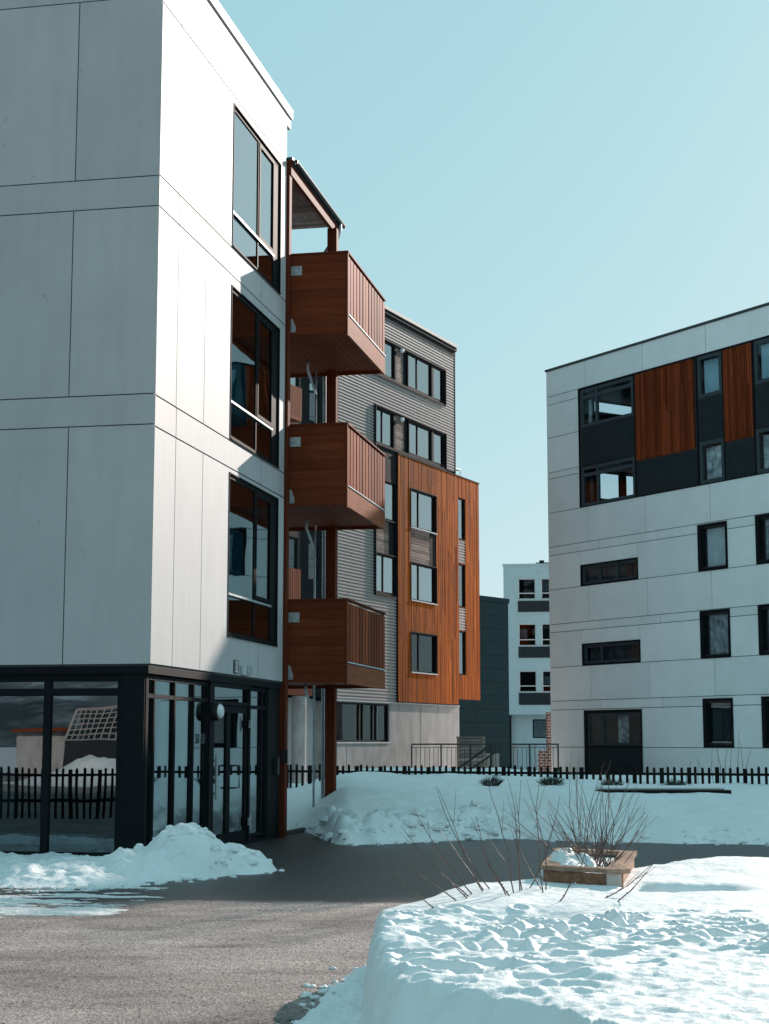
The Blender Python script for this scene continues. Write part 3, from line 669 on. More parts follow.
b = MB(R_); b.tube([(10.55, 0.12, 11.93), (10.55, 0.12, 11.80), (10.5, 0.08, 11.62), (10.45, -0.08, 11.45), (10.42, -0.16, 11.32), (10.42, -0.16, 10.9), (10.42, -0.15, 8.0), (10.42, -0.15, 0.05)], 0.036)
b.build('downpipe', M['galv'], LB, smooth=True)
b = MB(R_); b.tube([(10.1, -0.25, 8.9), (10.1, -0.25, 0.05)], 0.022)
for z in (8.78, 5.70, 2.62):
    b.tube([(9.3, -0.22, z + 0.09), (9.3, -0.22, z - 0.10), (9.5, -0.22, z - 0.2), (10.1, -0.25, z - 0.42)], 0.026)
b.build('drain_pipe', M['galv'], LB, smooth=True)
b = MB(R_); b.box(6.99, 10.20, -0.13, -0.02, 0.0, 0.07); b.build('threshold', M['black'], LB)
b = MB(R_); b.box(6.80, 6.83, -0.02, 0.10, 1.25, 1.47); b.build('intercom', M['black'], LB, bevel=0.006)

# ------------------------------------------------------------------ corrugated and timber building (middle)
MBd = empty('apartment_building', (2.934, 66.0, 0), 25.1)
tag(MBd, 'corrugated and orange timber apartment building on a concrete base, behind the balconies', 'building')
NT = 0.075    # timber volume stands this proud of the corrugated wall
row5 = [(-8.2, -6.05, 14.95, 16.25), (-4.80, -2.60, 14.95, 16.25), (-2.42, -1.38, 14.95, 16.25)]
row4 = [(-7.66, -6.15, 12.35, 13.62), (-4.74, -2.62, 12.40, 13.62), (-2.42, -1.34, 12.40, 13.62)]
bay = [(-7.66, -5.95, 9.62, 11.02), (-7.66, -5.95, 6.92, 8.30)]
lou = [(-5.90, -4.86, 14.92, 16.27), (-5.98, -4.78, 12.36, 13.66), (-7.66, -5.95, 8.36, 9.55)]
zone5 = (-8.3, -1.30, 14.85, 16.30); zone4 = (-7.75, -1.28, 12.28, 13.72); zoneB = (-7.75, -5.88, 6.84, 12.28)
gw = (-10.68, -6.50, 1.60, 2.95)
wW = [(-4.76, -2.36, 9.60, 11.04), (-4.76, -2.36, 6.86, 8.25), (-4.76, -2.36, 4.18, 5.64)]
wL = (-4.76, -2.36, 8.28, 9.57)
slots = [(-0.10, 0.62, 9.65, 11.33), (-0.10, 0.62, 6.93, 8.66), (-0.10, 0.62, 4.24, 5.97)]
slotC = [(-0.10, 0.62, 8.68, 9.63), (-0.10, 0.62, 5.99, 6.91)]
b = corr(R_, (-10.68, -0.20, 3.02, 17.10), [zone5, zone4, zoneB, (-5.87, -0.2, 3.0, 12.28)], 0.0)
b.build('corrugated_wall', M['corr'], MBd)
b = MB(R_)
for r in minus((-10.68, -0.20, 3.02, 17.28), row5 + row4 + bay): b.box(r[0], r[1], -0.30, -0.05, r[2], r[3])
b.box(-0.42, -0.21, -9, -0.31, 3.0, 17.28); b.box(-10.68, -0.42, -9.2, -9, 0, 17.28); b.box(-10.68, -10.5, -9, -0.31, 3.0, 17.28)
b.box(-0.235, -0.19, -0.3, 0.012, 12.25, 17.28)
b.build('core_wall', M['navy'], MBd)
b = MB(R_)
for z in (3.0, 5.9, 8.6, 11.3, 14.0, 16.6): b.box(-10.48, -0.44, -8.9, -0.32, z, z + 0.2)
b.box(-10.48, -0.44, -4.1, -4.0, 3.2, 16.5); b.build('floor_slabs', M['inside'], MBd)
b = MB(R_); b.box(-16.2, -0.15, -9.3, 0.07, 17.28, 17.42); rf = b.build('roof', M['navy'], MBd)
b = MB(R_); b.box(-16.2, -0.12, -0.2, 0.10, 17.43, 17.54); b.build('coping', M['corr'], rf)
b = MB(R_); b.box(-10.68, -0.20, 0.002, 0.03, 17.10, 17.27); b.build('cornice', M['navy'], MBd)
# dark window bands, each a proud frame
b = MB(R_)
for r in minus(zone5, row5 + [lou[0]]) + minus(zone4, row4 + [lou[1]]) + minus(zoneB, bay + [lou[2]]): b.box(r[0], r[1], -0.048, 0.02, r[2], r[3])
for (u0, u1, z0, z1) in (zone5, zone4):
    b.box(u0 - 0.04, u1 + 0.04, 0.021, 0.055, z1 - 0.03, z1 + 0.02); b.box(u0 - 0.04, u1 + 0.04, 0.021, 0.06, z0 - 0.04, z0 + 0.02); b.box(u0 - 0.04, u0, -0.04, 0.075, z0 + 0.02, z1 - 0.03); b.box(u1, u1 + 0.04, -0.04, 0.075, z0 + 0.02, z1 - 0.03)
b.box(-7.79, -7.75, -0.04, 0.078, 6.84, 12.24); b.box(-7.79, -5.88, 0.021, 0.06, 6.78, 6.84); b.box(-7.79, -5.88, 0.021, 0.045, 8.31, 8.35); b.box(-7.79, -5.88, 0.021, 0.045, 9.56, 9.60)
b.build('window_band', M['navy'], MBd)
b = MB(R_)
for (u0, u1, z0, z1) in lou + [wL]:
    b = MB(R_)
    off = NT if (u0, u1, z0, z1) == wL else 0
    u1_ = u1 - 0.55 if off or u0 < -7 else u1 - 0.35; z = z0
    while z < z1 - 0.03: b.box(u0 + 0.02, u1_, off - 0.10, off - 0.03 - 0.01 * random.random(), z + 0.006, min(z + 0.095, z1)); z += 0.10
    b.build('louvre_panel', M['louvre'], MBd)
for q in row5 + row4 + bay:
    wide = q[1] - q[0] > 1.4
    window(MBd, R_, *q, mull=((q[0] + 0.40 * (q[1] - q[0]),) if wide else ()), n=-0.02, fw=0.05, d=0.08, glass='glass_hi',
           curtain=[(q[0] + 0.1, q[0] + 0.35, q[2] + 0.1, q[3] - 0.1, 'curtain')] if wide and random.random() < 0.6 else None)
for u in (-5.05, -4.95):
    b = MB(R_); zc = 16.18 if u == -5.05 else 13.54
    P = []
    for i in range(6):
        a = -math.pi / 2 + math.pi * i / 5
        P += [(-5.48 + 0.09 * math.cos(a) * math.cos(t), 0.05 + 0.09 * math.cos(a) * math.sin(t), zc + 0.09 * math.sin(a)) for t in (2 * math.pi * k / 12 for k in range(12))]
    b.pts(P, [(i * 12 + k, i * 12 + (k + 1) % 12, (i + 1) * 12 + (k + 1) % 12, (i + 1) * 12 + k) for i in range(5) for k in range(12)])
    b.build('wall_lamp', M['lamp'], MBd, smooth=True)
# concrete base
b = MB(R_)
for r in minus((-10.68, 0.05, 0, 2.98), [gw]): b.box(r[0] + 0.004, r[1] - 0.004, -0.3, 0.0, r[2], r[3])
b.box(-0.15, 0.05, -9, -0.31, 0, 2.98); b.box(-10.68, -10.5, -9, -0.31, 0, 2.98)
b.build('concrete_base', M['concrete'], MBd)
b = MB(R_); b.box(-10.7, 0.06, -0.04, 0.02, 2.985, 3.02); b.build('base_flashing', M['frame_l'], MBd)
b = MB(R_)
for u in (-9.95, -3.75): b.box(u - 0.012, u + 0.012, 0.0005, 0.003, 0, 1.5 if u < -5 else 2.97)
b.build('concrete_joint', M['joint'], MBd)
window(MBd, R_, *gw, mull=(-8.85, -8.55, -7.75, -7.45), n=-0.06, fw=0.07, d=0.1, glass='glass_d', sill=0.03, curtain=[(-8.5, -8.2, 1.7, 2.9, 'curtain_g'), (-7.3, -6.9, 1.7, 2.9, 'curtain')])
# timber volume
tb = MB(R_)
for r in minus((-5.87, 2.12, 3.28, 12.2), wW + [wL] + slots + slotC): tb.box(r[0], r[1], -0.22, NT - 0.03, r[2], r[3])
tb.box(-5.87, -0.17, -0.22, NT - 0.03, 3.06, 3.28); tb.box(1.95, 2.10, -6, -0.23, 3.28, 12.2); tb.box(-0.1, 2.1, -6.2, -6, 3.28, 12.2); tb.box(-0.1, 1.95, -6, -0.23, 3.28, 3.40); tb.box(-0.1, 1.95, -6, -0.23, 11.9, 12.1)
tb.build('timber_backing', M['navy'], MBd)
b = boards(R_, (-5.87, -0.16, 3.06, 12.17), wW + [wL], NT, 0.118); b.build('timber_cladding', M['orange'], MBd)
b = boards(R_, (-0.16, 2.12, 3.28, 12.17), slots + slotC, NT, 0.118)
b2 = boards(lambda u, n, z: (2.12 + n - 0.02, -NT + 0.05 + u, z), (0, 6, 3.28, 12.17), [], 0.022, 0.118); b.add(b2.v, b2.f)
b.build('timber_cladding', M['orange'], MBd)
b = MB(R_); b.box(-5.9, 2.16, -0.25, NT + 0.02, 12.175, 12.215); b.box(-5.9, -0.17, -0.1, NT + 0.012, 3.025, 3.055); b.build('timber_capping', M['navy'], MBd)
for q in wW:
    window(MBd, R_, *q, mull=(-3.92,), n=NT - 0.05, fw=0.055, d=0.08, glass='glass_d' if q[2] < 5 else 'glass_hi', sill=NT + 0.05, curtain=[(-4.68, -4.3, q[2] + 0.1, q[3] - 0.1, 'curtain_g')])
    b = MB(R_)
    b.box(q[0] - 0.03, q[0], NT - 0.1, NT + 0.03, q[2], q[3]); b.box(q[1], q[1] + 0.03, NT - 0.1, NT + 0.03, q[2], q[3]); b.box(q[0] - 0.03, q[1] + 0.03, NT - 0.1, NT + 0.03, q[3], q[3] + 0.03)
    b.build('window_trim', M['frame'], MBd)
b = MB(R_); b.box(-2.93, -2.37, -0.06, NT - 0.03, 8.28, 9.57); b.box(-4.76, -2.93, -0.08, -0.06, 8.28, 9.57); b.build('spandrel', M['navy'], MBd)
for q in slots: window(MBd, R_, *q, n=NT - 0.05, fw=0.05, d=0.08, glass='glass_hi' if q[2] > 9 else 'glass')
for q in slotC: corr(R_, q, [], NT - 0.01).build('corrugated_infill', M['corr'], MBd)
# roof terrace railing
b = MB(R_)
b.tube([(-0.15, -0.6, 12.75), (1.75, -0.6, 12.75)], 0.02); b.tube([(1.75, -0.6, 12.75), (1.75, -4, 12.75)], 0.02)
for u in (0.0, 0.58, 1.16, 1.75): b.tube([(u, -0.6, 12.1), (u, -0.6, 12.75)], 0.015)
b.build('terrace_railing', M['frame_l'], MBd)
# recessed dark section left of the corrugated wall
lwin = [(u0, u1, z0, z1) for (u0, u1) in ((-14.1, -13.1), (-12.35, -11.65)) for (z0, z1) in ((3.7, 5.6), (6.92, 8.25), (9.6, 11.0), (12.3, 13.72), (14.9, 16.3))]
b = MB(R_)
for r in minus((-16.2, -10.69, 3.1, 17.28), lwin): b.box(r[0], r[1], -0.5, -0.25, r[2], r[3])
b.box(-16.2, -10.69, -9.2, -9.0, 0, 17.28); b.box(-16.2, -16.0, -9, -0.51, 3.1, 17.28)
b.build('recessed_wall', M['navy'], MBd)
for q in lwin: window(MBd, R_, *q, n=-0.28, fw=0.07, d=0.08, mat='teal_c', glass='glass_hi', curtain=[(q[0] + .1, q[1] - .1, q[2] + .1, q[3] - .1, 'curtain')])
b = MB(R_); b.box(-16.2, -10.7, -1.1, -0.9, 0.0, 3.05); b.build('ground_floor_wall', M['white'], MBd)
b = MB(R_); b.tube([(-12.75, -0.35, 0), (-12.75, -0.35, 3.09)], 0.24, 20); b.build('column', M['concrete'], MBd, smooth=False)
b = MB(R_); b.box(-16, -12.3, -0.24, -0.1, 3.1, 3.5); b.build('entrance_beam', M['post'], MBd)
for z0 in (6.0, 11.95):
    b = MB(R_); b.box(-16, -13.95, -0.24, 0.30, z0, z0 + 0.12); u = -16
    while u < -14.0: b.box(u, u + 0.12, 0.24, 0.30, z0 + 0.12, z0 + 1.1); u += 0.14
    for k in range(3): b.box(-13.99, -13.95, -0.2 + k * 0.15, -0.07 + k * 0.15, z0 + 0.12, z0 + 1.1)
    b.build('balcony', M['balc_z'], MBd)

# ------------------------------------------------------------------ pale building on the right
RB = empty('apartment_building', (6.259, 63.0, 0), 147.6)
tag(RB, 'pale panelled apartment building with dark window band and red timber, on the right', 'building')
XE, DE = 12.7, 14.0
zone = (1.93, XE + 0.001, 10.25, 14.76)
cw = [(2.10, 5.05, 13.26, 14.70), (2.07, 5.06, 10.28, 11.75)]
tall = [(8.40, 9.57, 13.26, 14.73), (11.10, 12.3, 13.26, 14.72), (8.41, 9.58, 10.29, 11.74), (11.08, 12.3, 10.29, 11.76)]
slit = [(1.92, 5.13, 7.32, 8.11), (1.94, 5.17, 4.39, 5.19)]
sq = [(8.22, 9.63, 7.31, 8.91), (10.94, 12.3, 7.32, 8.93), (8.23, 9.65, 4.37, 5.98), (10.94, 12.3, 4.37, 6.0), (8.26, 9.67, 1.42, 3.04), (10.97, 12.3, 1.42, 3.05)]
dr = (1.98, 5.17, 0.18, 2.75)
wood = [(5.15, 8.22, 11.57, 14.74), (9.62, 10.97, 11.57, 14.74)]
holes = [zone] + slit + sq + [dr]
endw = [(2.3, 3.55, 11.0, 12.1), (3.75, 4.7, 11.0, 12.1), (2.2, 4.8, 14.45, 14.93)]
rows = [(14.79, 15.80, [0, 2.38, 5.6, 8.84, XE]), (14.46, 14.79, [0, 1.93]), (13.17, 14.46, [0, 1.93]), (11.82, 13.17, [0, 1.93]), (11.58, 11.82, [0, 1.93]), (10.26, 11.58, [0, 1.93]),
        (8.95, 10.26, [0, 2.4, 5.58, 8.85, XE]), (8.63, 8.95, [0, 3.0, 6.2, 9.4, XE]), (7.32, 8.63, [0, 1.9, 5.12, XE]), (6.0, 7.32, [0, 2.37, 5.59, 8.82, XE]), (5.70, 6.0, [0, 2.97, 6.24, 9.5, XE]),
        (4.38, 5.70, [0, 1.92, 5.15, XE]), (3.12, 4.38, [0, 2.4, 5.6, 8.85, XE]), (2.79, 3.12, [0, 2.97, 6.24, XE]), (1.41, 2.79, [0, 1.95, 5.2, XE]), (0.0, 1.41, [0, 1.95, 5.2, 8.9, XE])]
fill = (1.93, XE, 14.70, 14.79)
b = panels(R_, rows, holes, 0.0, 0.021, 0.011)
E_ = lambda u, n, z: (-n, u, z)
erows = [(z0, z1, [0, 3.5, 7, 10.5, DE]) for z0, z1 in ((0, 3), (3, 6), (6, 9), (9, 12), (12, 15.8))]
b2 = panels(E_, erows, endw, 0.0, 0.021, 0.011); b.add(b2.v, b2.f)
b2 = panels(lambda u, n, z: (XE + n, u, z), [(z0, z1, [0.03, 3.5, 7, 10.5, DE]) for z0, z1 in ((0, 3), (3, 6), (6, 9), (9, 12), (12, 15.8))], [], 0.021, 0.018, 0.011); b.add(b2.v, b2.f)
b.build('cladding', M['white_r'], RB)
b = MB(R_)
opn = cw + tall + slit + [(q[0] + .16, q[1] - .16, q[2] + .14, q[3] - .14) for q in sq] + [(dr[0], dr[1], 1.44, dr[3])]
for r in minus((0, XE, 0, 15.80), opn): b.box(r[0], r[1], -0.3, -0.05 if False else -0.045, r[2], r[3])
e = MB(E_)
for r in minus((0.31, DE, 0, 15.8), endw): e.box(r[0], r[1], -0.25, -0.023, r[2], r[3])
b.add(e.v, e.f); b.box(XE - 0.2, XE - 0.001, -DE, -0.31, 0, 15.8); b.box(0.26, XE - 0.2, -DE, -DE + 0.2, 0, 15.8)
b.build('backing_wall', M['joint'], RB)
b = MB(R_)
for z in (0.02, 2.95, 6.1, 9.0, 12.15, 14.95): b.box(0.27, XE - 0.21, -DE + 0.22, -0.31, z, z + 0.2)
for z in (3.15, 6.3): b.box(0.5, XE - 0.21, -4.0, -3.9, z, z + 2.6)
b.box(5.2, 5.3, -6, -0.32, 9.2, 14.9); b.box(5.4, XE - 0.3, -5, -4.9, 0.3, 14.9)
b.build('floor_slabs', M['inside'], RB)
b = MB(R_); b.box(-0.03, XE + 0.03, -DE - 0.03, 0.04, 15.80, 15.88); rf = b.build('roof', M['roofcap'], RB)
# dark band
def dk(u0, u1, z0, z1): b = MB(R_); b.box(u0 + 0.012, u1 - 0.012, -0.044, -0.012, z0 + 0.012, z1 - 0.012); b.build('dark_panel', M['dark'], RB)
dk(2.07, 5.08, 11.78, 13.22); dk(5.12, 8.36, 10.28, 11.52); dk(8.40, 9.58, 11.78, 13.22); dk(9.62, 11.02, 10.28, 11.52); dk(11.07, XE, 11.78, 13.22); dk(12.3, XE, 10.28, 11.76); dk(12.3, XE, 13.24, 14.73)
dk(1.98, 5.17, 0.18, 1.42)
b = MB(R_)
for (u0, u1, z0, z1) in [zone[:1] + (XE,) + zone[2:]]:
    b.box(u0, u0 + 0.05, -0.044, 0.012, z0, z1); b.box(u0 + 0.05, u1, -0.044, 0.012, z0, z0 + 0.035); b.box(u0 + 0.05, u1, -0.044, 0.012, z1 - 0.04, z1)
for u in (5.08, 8.30, 9.58, 11.0): b.box(u, u + 0.05, -0.044, 0.006, 10.29, 14.72)
b.build('band_trim', M['frame'], RB)
for q in wood: boards(R_, (q[0], q[1], q[2], q[3]), [], 0.0, 0.115, 0.012, 0.024).build('timber_panel', M['redwood'], RB)
for i, q in enumerate(cw):
    u0, u1, z0, z1 = q
    window(RB, R_, u0, u1, z0, z1, mull=(2.98,), trans=(z1 - 0.30,), n=0.0, fw=0.11, d=0.09, mat='frame_g', glass='glass_c', mw=0.13, curtain=[(2.3, 2.55, z0 + .1, z1 - .4, 'curtain_g' if i == 0 else 'blind_d')])
for i, q in enumerate(tall): window(RB, R_, *q, n=0.0, fw=0.13, d=0.09, mat='frame_g', glass='glass_c', curtain=[(q[0] + 0.14, q[1] - 0.14, q[2] + 0.14, q[3] - 0.14, 'sky_refl')] if i < 2 else [(q[0] + 0.14, q[1] - 0.14, q[2] + 0.15, q[3] - 0.2, 'mount_refl')])  # sheets imitate sky in the upper panes, mountain in the lower
for q in slit:
    w = window(RB, R_, q[0] + 0.05, q[1] - 0.05, q[2] + 0.05, q[3] - 0.05, mull=((2.95, 3.9) if q[2] > 6 else (2.95,)), n=-0.06, fw=0.10, d=0.09, mat='frame_g', glass='glass_c', curtain=[(q[0] + 0.15, q[1] - 0.15, q[2] + 0.1, q[3] - 0.1, 'blind_d')])
    b = MB(R_); b.box(q[0], q[1], -0.15, 0.02, q[2], q[2] + 0.05); b.box(q[0], q[1], -0.15, 0.02, q[3] - 0.05, q[3]); b.box(q[0], q[0] + 0.05, -0.15, 0.02, q[2] + 0.05, q[3] - 0.05); b.box(q[1] - 0.05, q[1], -0.15, 0.02, q[2] + 0.05, q[3] - 0.05)
    b.build('window_trim', M['frame'], w)
for i, q in enumerate(sq):
    u0, u1, z0, z1 = q
    b = MB(R_); a = 0.17
    b.box(u0, u0 + a, -0.13, 0.03, z0, z1); b.box(u1 - 0.09, u1, -0.13, 0.03, z0, z1); b.box(u0 + a, u1 - 0.09, -0.13, 0.03, z0, z0 + 0.10); b.box(u0 + a, u1 - 0.09, -0.13, 0.03, z1 - 0.10, z1)
    w = window(RB, R_, u0 + a, u1 - 0.09, z0 + 0.10, z1 - 0.10, n=-0.06, fw=0.045, d=0.06, mat='frame', glass='glass_hi' if i in (4, 5) else 'glass_c',
               curtain=[(u0 + a + 0.05, u1 - 0.15, z0 + 0.15, z1 - 0.15, 'curtain' if i in (0, 4) else 'curtain_g')])
    b.build('window_trim', M['frame'], w)
w = window(RB, R_, 2.12, 5.08, 1.47, 2.64, mull=(2.98,), n=-0.05, fw=0.10, d=0.09, mat='frame_g', glass='glass_c', curtain=[(3.6, 4.2, 1.5, 2.6, 'curtain_g')])
b = MB(R_); b.box(1.98, 2.12, -0.13, 0.01, 0.18, 2.75); b.box(5.08, 5.17, -0.13, 0.01, 0.18, 2.75); b.box(2.12, 5.08, -0.13, 0.01, 2.64, 2.75); b.box(2.12, 5.08, -0.13, 0.01, 1.40, 1.47)
b.build('window_trim', M['frame'], w)
for q in endw: window(RB, E_, *q, n=-0.05, fw=0.05, d=0.05, mat='frame', glass='glass_c')

# unseen block added beyond the right edge, roof stepped to shade the yard
NB = empty('shade_block', (18.5, 53.3, 0), 90)
tag(NB, 'unseen grey flat roofed block added beyond the right edge to shade the yard', 'building')
nwin = [(1.5 + 3 * i, 3.4 + 3 * i, 1.2 + 3.1 * j, 2.7 + 3.1 * j) for i in range(7) for j in range(5)]
b = wall_backing(R_, (0, 24, 0, 16.2), nwin, 0.3, 0.0); b.box(0, 0.3, -10, -0.31, 0, 16.2); b.box(-4.2, -0.003, -10, -0.2, 0, 15.55); b.box(23.7, 24, -10, -0.31, 0, 16.2); b.box(0.3, 23.7, -10, -9.7, 0, 16.2); b.build('wall', M['white_r'], NB)
b = MB(R_); b.box(0.0, 3.9, -3.0, -0.3, 16.352, 16.62); b.build('roof_box', M['galv'], NB)  # upstand added to lengthen the roof's shade on the yard
b = MB(R_); b.box(-0.05, 24.05, -10.05, 0.05, 16.2, 16.35); b.build('roof', M['roofcap'], NB)
for (u0, u1, h_) in ((-3.9, -3.2, 0.35), (-2.4, -2.0, 0.75), (-1.2, -0.5, 0.3), (0.1, 0.8, 0.45), (1.1, 1.4, 0.9), (1.9, 3.3, 0.3)):  # boxes added to make the cast roof edge uneven
    zb = 16.63 if u0 > 0 else 15.56
    b = MB(R_); b.box(u0, u1, -2.2, -0.6, zb, zb + h_); b.build('roof_box', M['galv'], NB)
for q in nwin: window(NB, R_, *q, n=-0.1, fw=0.08)

# ------------------------------------------------------------------ far buildings
def sq_(z): return 1.6 + (z - 1.6) * 100 / 90.0
x0 = (505 - 384.5) / 1676.0 * 100
TB = empty('apartment_building', (x0, 100.0, 0), 97)
tag(TB, 'narrow pale teal building far back in the gap between the buildings', 'building')
k9 = 100 / 90.0
tw = []
for (za, zb) in ((9.26, 10.41), (6.74, 7.95), (4.25, 5.41)):
    for (ua, ub) in ((0.79, 1.74), (2.03, 2.95), (3.4, 4.4)): tw.append((ua * k9, ub * k9, sq_(za), sq_(zb)))
gfw = (1.46 * k9, 2.40 * k9, sq_(1.81), sq_(2.82))
b = wall_backing(R_, (0, 8, sq_(3.06), sq_(11.1)), tw, 0.3, 0.0)
b.box(0, 0.3, -8, -0.31, sq_(3.06), sq_(11.1)); b.box(0.3, 8, -8, -7.8, 0, sq_(11.1)); b.box(7.7, 8, -7.8, -0.31, sq_(3.06), sq_(11.1)); b.build('wall', M['teal_w'], TB)
b = MB(R_)
for r in minus((0.1, 8, 0, sq_(3.06)), [gfw]): b.box(r[0], r[1], -1.3, -1.0, r[2], r[3])
b.build('ground_floor_wall', M['teal_w'], TB)
b = MB(R_); b.box(0.1, 0.35, -1.0, -0.7, 0, 3.2); b.build('column', M['navy'], TB)
b = MB(R_); b.box(-0.05, 8.05, -8.05, 0.05, sq_(11.1), sq_(11.1) + 0.12); rf = b.build('roof', M['teal_w'], TB)
b = MB(R_); b.box(1.9, 3.2, -3, -2, sq_(11.1) + 0.12, sq_(11.1) + 0.4); b.box(2.1, 2.4, -3, -2.6, sq_(11.1) + 0.4, sq_(11.1) + 0.6); b.build('roof_box', M['dark'], rf)
b = MB(R_)
for (za, zb) in ((8.58, 9.18), (6.10, 6.70), (3.58, 4.22)): b.box(0.78 * k9, 7.6, 0.002, 0.05, sq_(za), sq_(zb))
b.build('spandrel', M['dark'], TB)
for i, q in enumerate(tw): window(TB, R_, *q, trans=(q[2] + 0.38,), n=-0.08, fw=0.06, mat='frame_l', glass='glass_d', curtain=[(q[0] + .1, q[0] + .5, q[2] + .5, q[3] - .3, 'curtain_g')] if i % 2 else None)
window(TB, lambda u, n, z: (u, -n + 1.0, z), *gfw, n=-0.05, fw=0.07)
b = MB(R_)
for z in (3.3, 6.1, 8.9): b.box(0.31, 7.69, -7.7, -0.32, z, z + 0.2)
b.build('floor_slabs', M['inside'], TB)

p = Vector(((478 - 384.5) / 1676.0 * 76, 76))
DB = empty('dark_building', (p.x, p.y, 0), 37.7)
tag(DB, 'dark teal windowless building between the timber block and the pale teal building', 'building')
b = panels(R_, [(z, z + 0.62, [-9, -6.8, -4.6, -2.4, -0.2, 2.6]) for z in [0.62 * k for k in range(13)]], [], 0.0, 0.02, 0.008); b.build('cladding', M['teal_c'], DB)
b = MB(R_); b.box(-9, 2.6, -8, -0.021, 0, 8.06); b.build('wall', M['navy'], DB)
b = MB(R_); b.box(-9.05, 2.63, -8.05, 0.05, 8.065, 8.28); b.build('roof', M['teal_c'], DB)

bp = empty('brick_pier', (at_d(544, 760, 68).x, 68, 0), 90)
tag(bp, 'red brick pier with a low brick wall beside the pale building corner', 'wall')
b = MB(R_); b.box(0.14, 0.5, -0.4, 0, 0, 2.8); b.build('pier', M['brick'], bp)
b = MB(R_); b.box(-0.22, 0.135, -0.3, -0.02, 0, 1.25); b.build('low_wall', M['brick'], bp)

# terrace with railing, crates
b = MB(ident); b.box(0.2, 9.0, 57.0, 62.0, -0.02, 0.5); tag(b.build('terrace', M['concrete']), 'raised terrace slab', kind='structure')
rl = empty('metal_railing', (0.92, 56.9, 0.48), 90)
tag(rl, 'thin black metal railing with sloping stair rails behind the picket fence', 'railing')
b = MB(R_); b.box(0, 5.0, -0.025, 0.025, 1.02, 1.07); b.box(0, 5.0, -0.015, 0.015, 0.06, 0.09); b.box(0, 5.0, -0.012, 0.012, 0.93, 0.95); b.build('rail', M['black'], rl)
b = MB(R_)
for k in range(34):
    if k % 7: b.box(k * 0.15 - 0.009, k * 0.15 + 0.009, -0.009, 0.009, 0.09, 0.93)
b.build('balusters', M['black'], rl)
for k in range(6):
    u = min(4.97, k * 1.0); b = MB(R_); b.box(u - 0.025, u + 0.025, -0.025, 0.025, -0.5, 1.02); b.build('railing_post', M['black'], rl)
for dn in (0.35, 0.95):
    b = MB(R_); b.tube([(1.35, dn, 0.10), (2.65, dn, 1.02), (3.0, dn, 1.02)], 0.028); b.tube([(1.5, dn, -0.1), (2.75, dn, 0.75)], 0.02); b.tube([(1.4, dn, -0.45), (1.4, dn, 0.13)], 0.02); b.tube([(2.65, dn, -0.45), (2.65, dn, 1.02)], 0.02)
    b.build('stair_rail', M['black'], rl)
cr = empty('wooden_crate', (at_d(471, 760, 59.5).x, 59.5, 0.5), 90)
tag(cr, 'tall slatted grey brown wooden crate on the terrace behind the railing', 'crate')
b = MB(R_)
for k in range(9): b.box(-0.48, 0.48, 0.42, 0.45, 0.03 + k * 0.135, 0.13 + k * 0.135); b.box(-0.48, 0.48, -0.45, -0.42, 0.03 + k * 0.135, 0.13 + k * 0.135)
b.build('slats', M['pallet'], cr)
b = MB(R_)
for u in (-0.48, 0.42):
    for n in (-0.42, 0.36): b.box(u, u + 0.06, n, n + 0.06, 0, 1.25)
b.box(-0.5, 0.5, -0.46, 0.46, 1.25, 1.29); b.build('crate_frame', M['pallet'], cr)
for i, (px, lab) in enumerate(((489, 'pale plywood box standing against the tall slatted crate'), (497, 'pale plywood box on the terrace, farther from the slatted crate'))):
    o = empty('plywood_box', (at_d(px, 760, 59.3).x, 59.3, 0.5), 90); tag(o, lab, 'box', 'plywood boxes on the terrace')
    b = MB(R_); b.box(-0.125, 0.125, -0.13, 0.13, 0, 0.66); b.build('box_body', M['card'], o, bevel=0.008)
    b = MB(R_); b.box(-0.135, 0.135, -0.14, 0.14, 0.661, 0.69); b.build('lid', M['card'], o)
o = empty('garden_table', (at_d(525, 745, 61).x, 61, 0.5), 90); tag(o, 'small white garden table at the back of the terrace', 'table')
b = MB(R_); b.box(-0.42, 0.42, -0.3, 0.3, 0.95, 1.0); b.build('table_top', M['frame_l'], o)
for u in (-0.38, 0.34):
    for n in (-0.26, 0.22): b = MB(R_); b.box(u, u + 0.04, n, n + 0.04, 0, 0.95); b.build('leg', M['frame_l'], o)

# ------------------------------------------------------------------ picket fence
def fence(p0, p1, z0, label, name='picket_fence'):
    d = (Vector(p1) - Vector(p0)); Ln = d.length; az = math.degrees(math.atan2(d.x, d.y))
    f = empty(name, (p0[0], p0[1], z0), az); tag(f, label, 'fence')
    n = int(Ln / 0.147); b = MB(R_); posts = []
    for k in range(n):
        u = k * 0.147 + random.uniform(-0.006, 0.006)
        if k % 4 == 0: posts.append(u); continue
        h = 1.09 + random.uniform(-0.022, 0.015)
        b.pts([(u - 0.027, -0.012, 0), (u + 0.027, -0.012, 0), (u + 0.027, 0.012, 0), (u - 0.027, 0.012, 0), (u - 0.027, -0.012, h - 0.03), (u + 0.027, -0.012, h - 0.03), (u + 0.027, 0.012, h - 0.03), (u - 0.027, 0.012, h - 0.03), (u, -0.012, h), (u, 0.012, h)],
              [(0, 3, 2, 1), (0, 1, 5, 8, 4), (3, 7, 9, 6, 2), (1, 2, 6, 9, 8, 5), (0, 4, 8, 9, 7, 3)])
    b.build('pickets', M['fence'], f)
    b = MB(R_); b.box(0, Ln, -0.05, -0.013, 0.90, 0.955); b.box(0, Ln, -0.05, -0.013, 0.35, 0.42); b.build('rail', M['fence'], f)
    for u in posts:
        b = MB(R_); b.box(u - 0.038, u + 0.038, -0.13, -0.051, 0, 1.06 + random.uniform(-0.02, 0.02)); b.build('fence_post', M['fence'], f)
fence((-8.0, 41.2), (-2.9, 39.2), 0.0, 'dark picket fence stretch behind the timber posts, at the left')
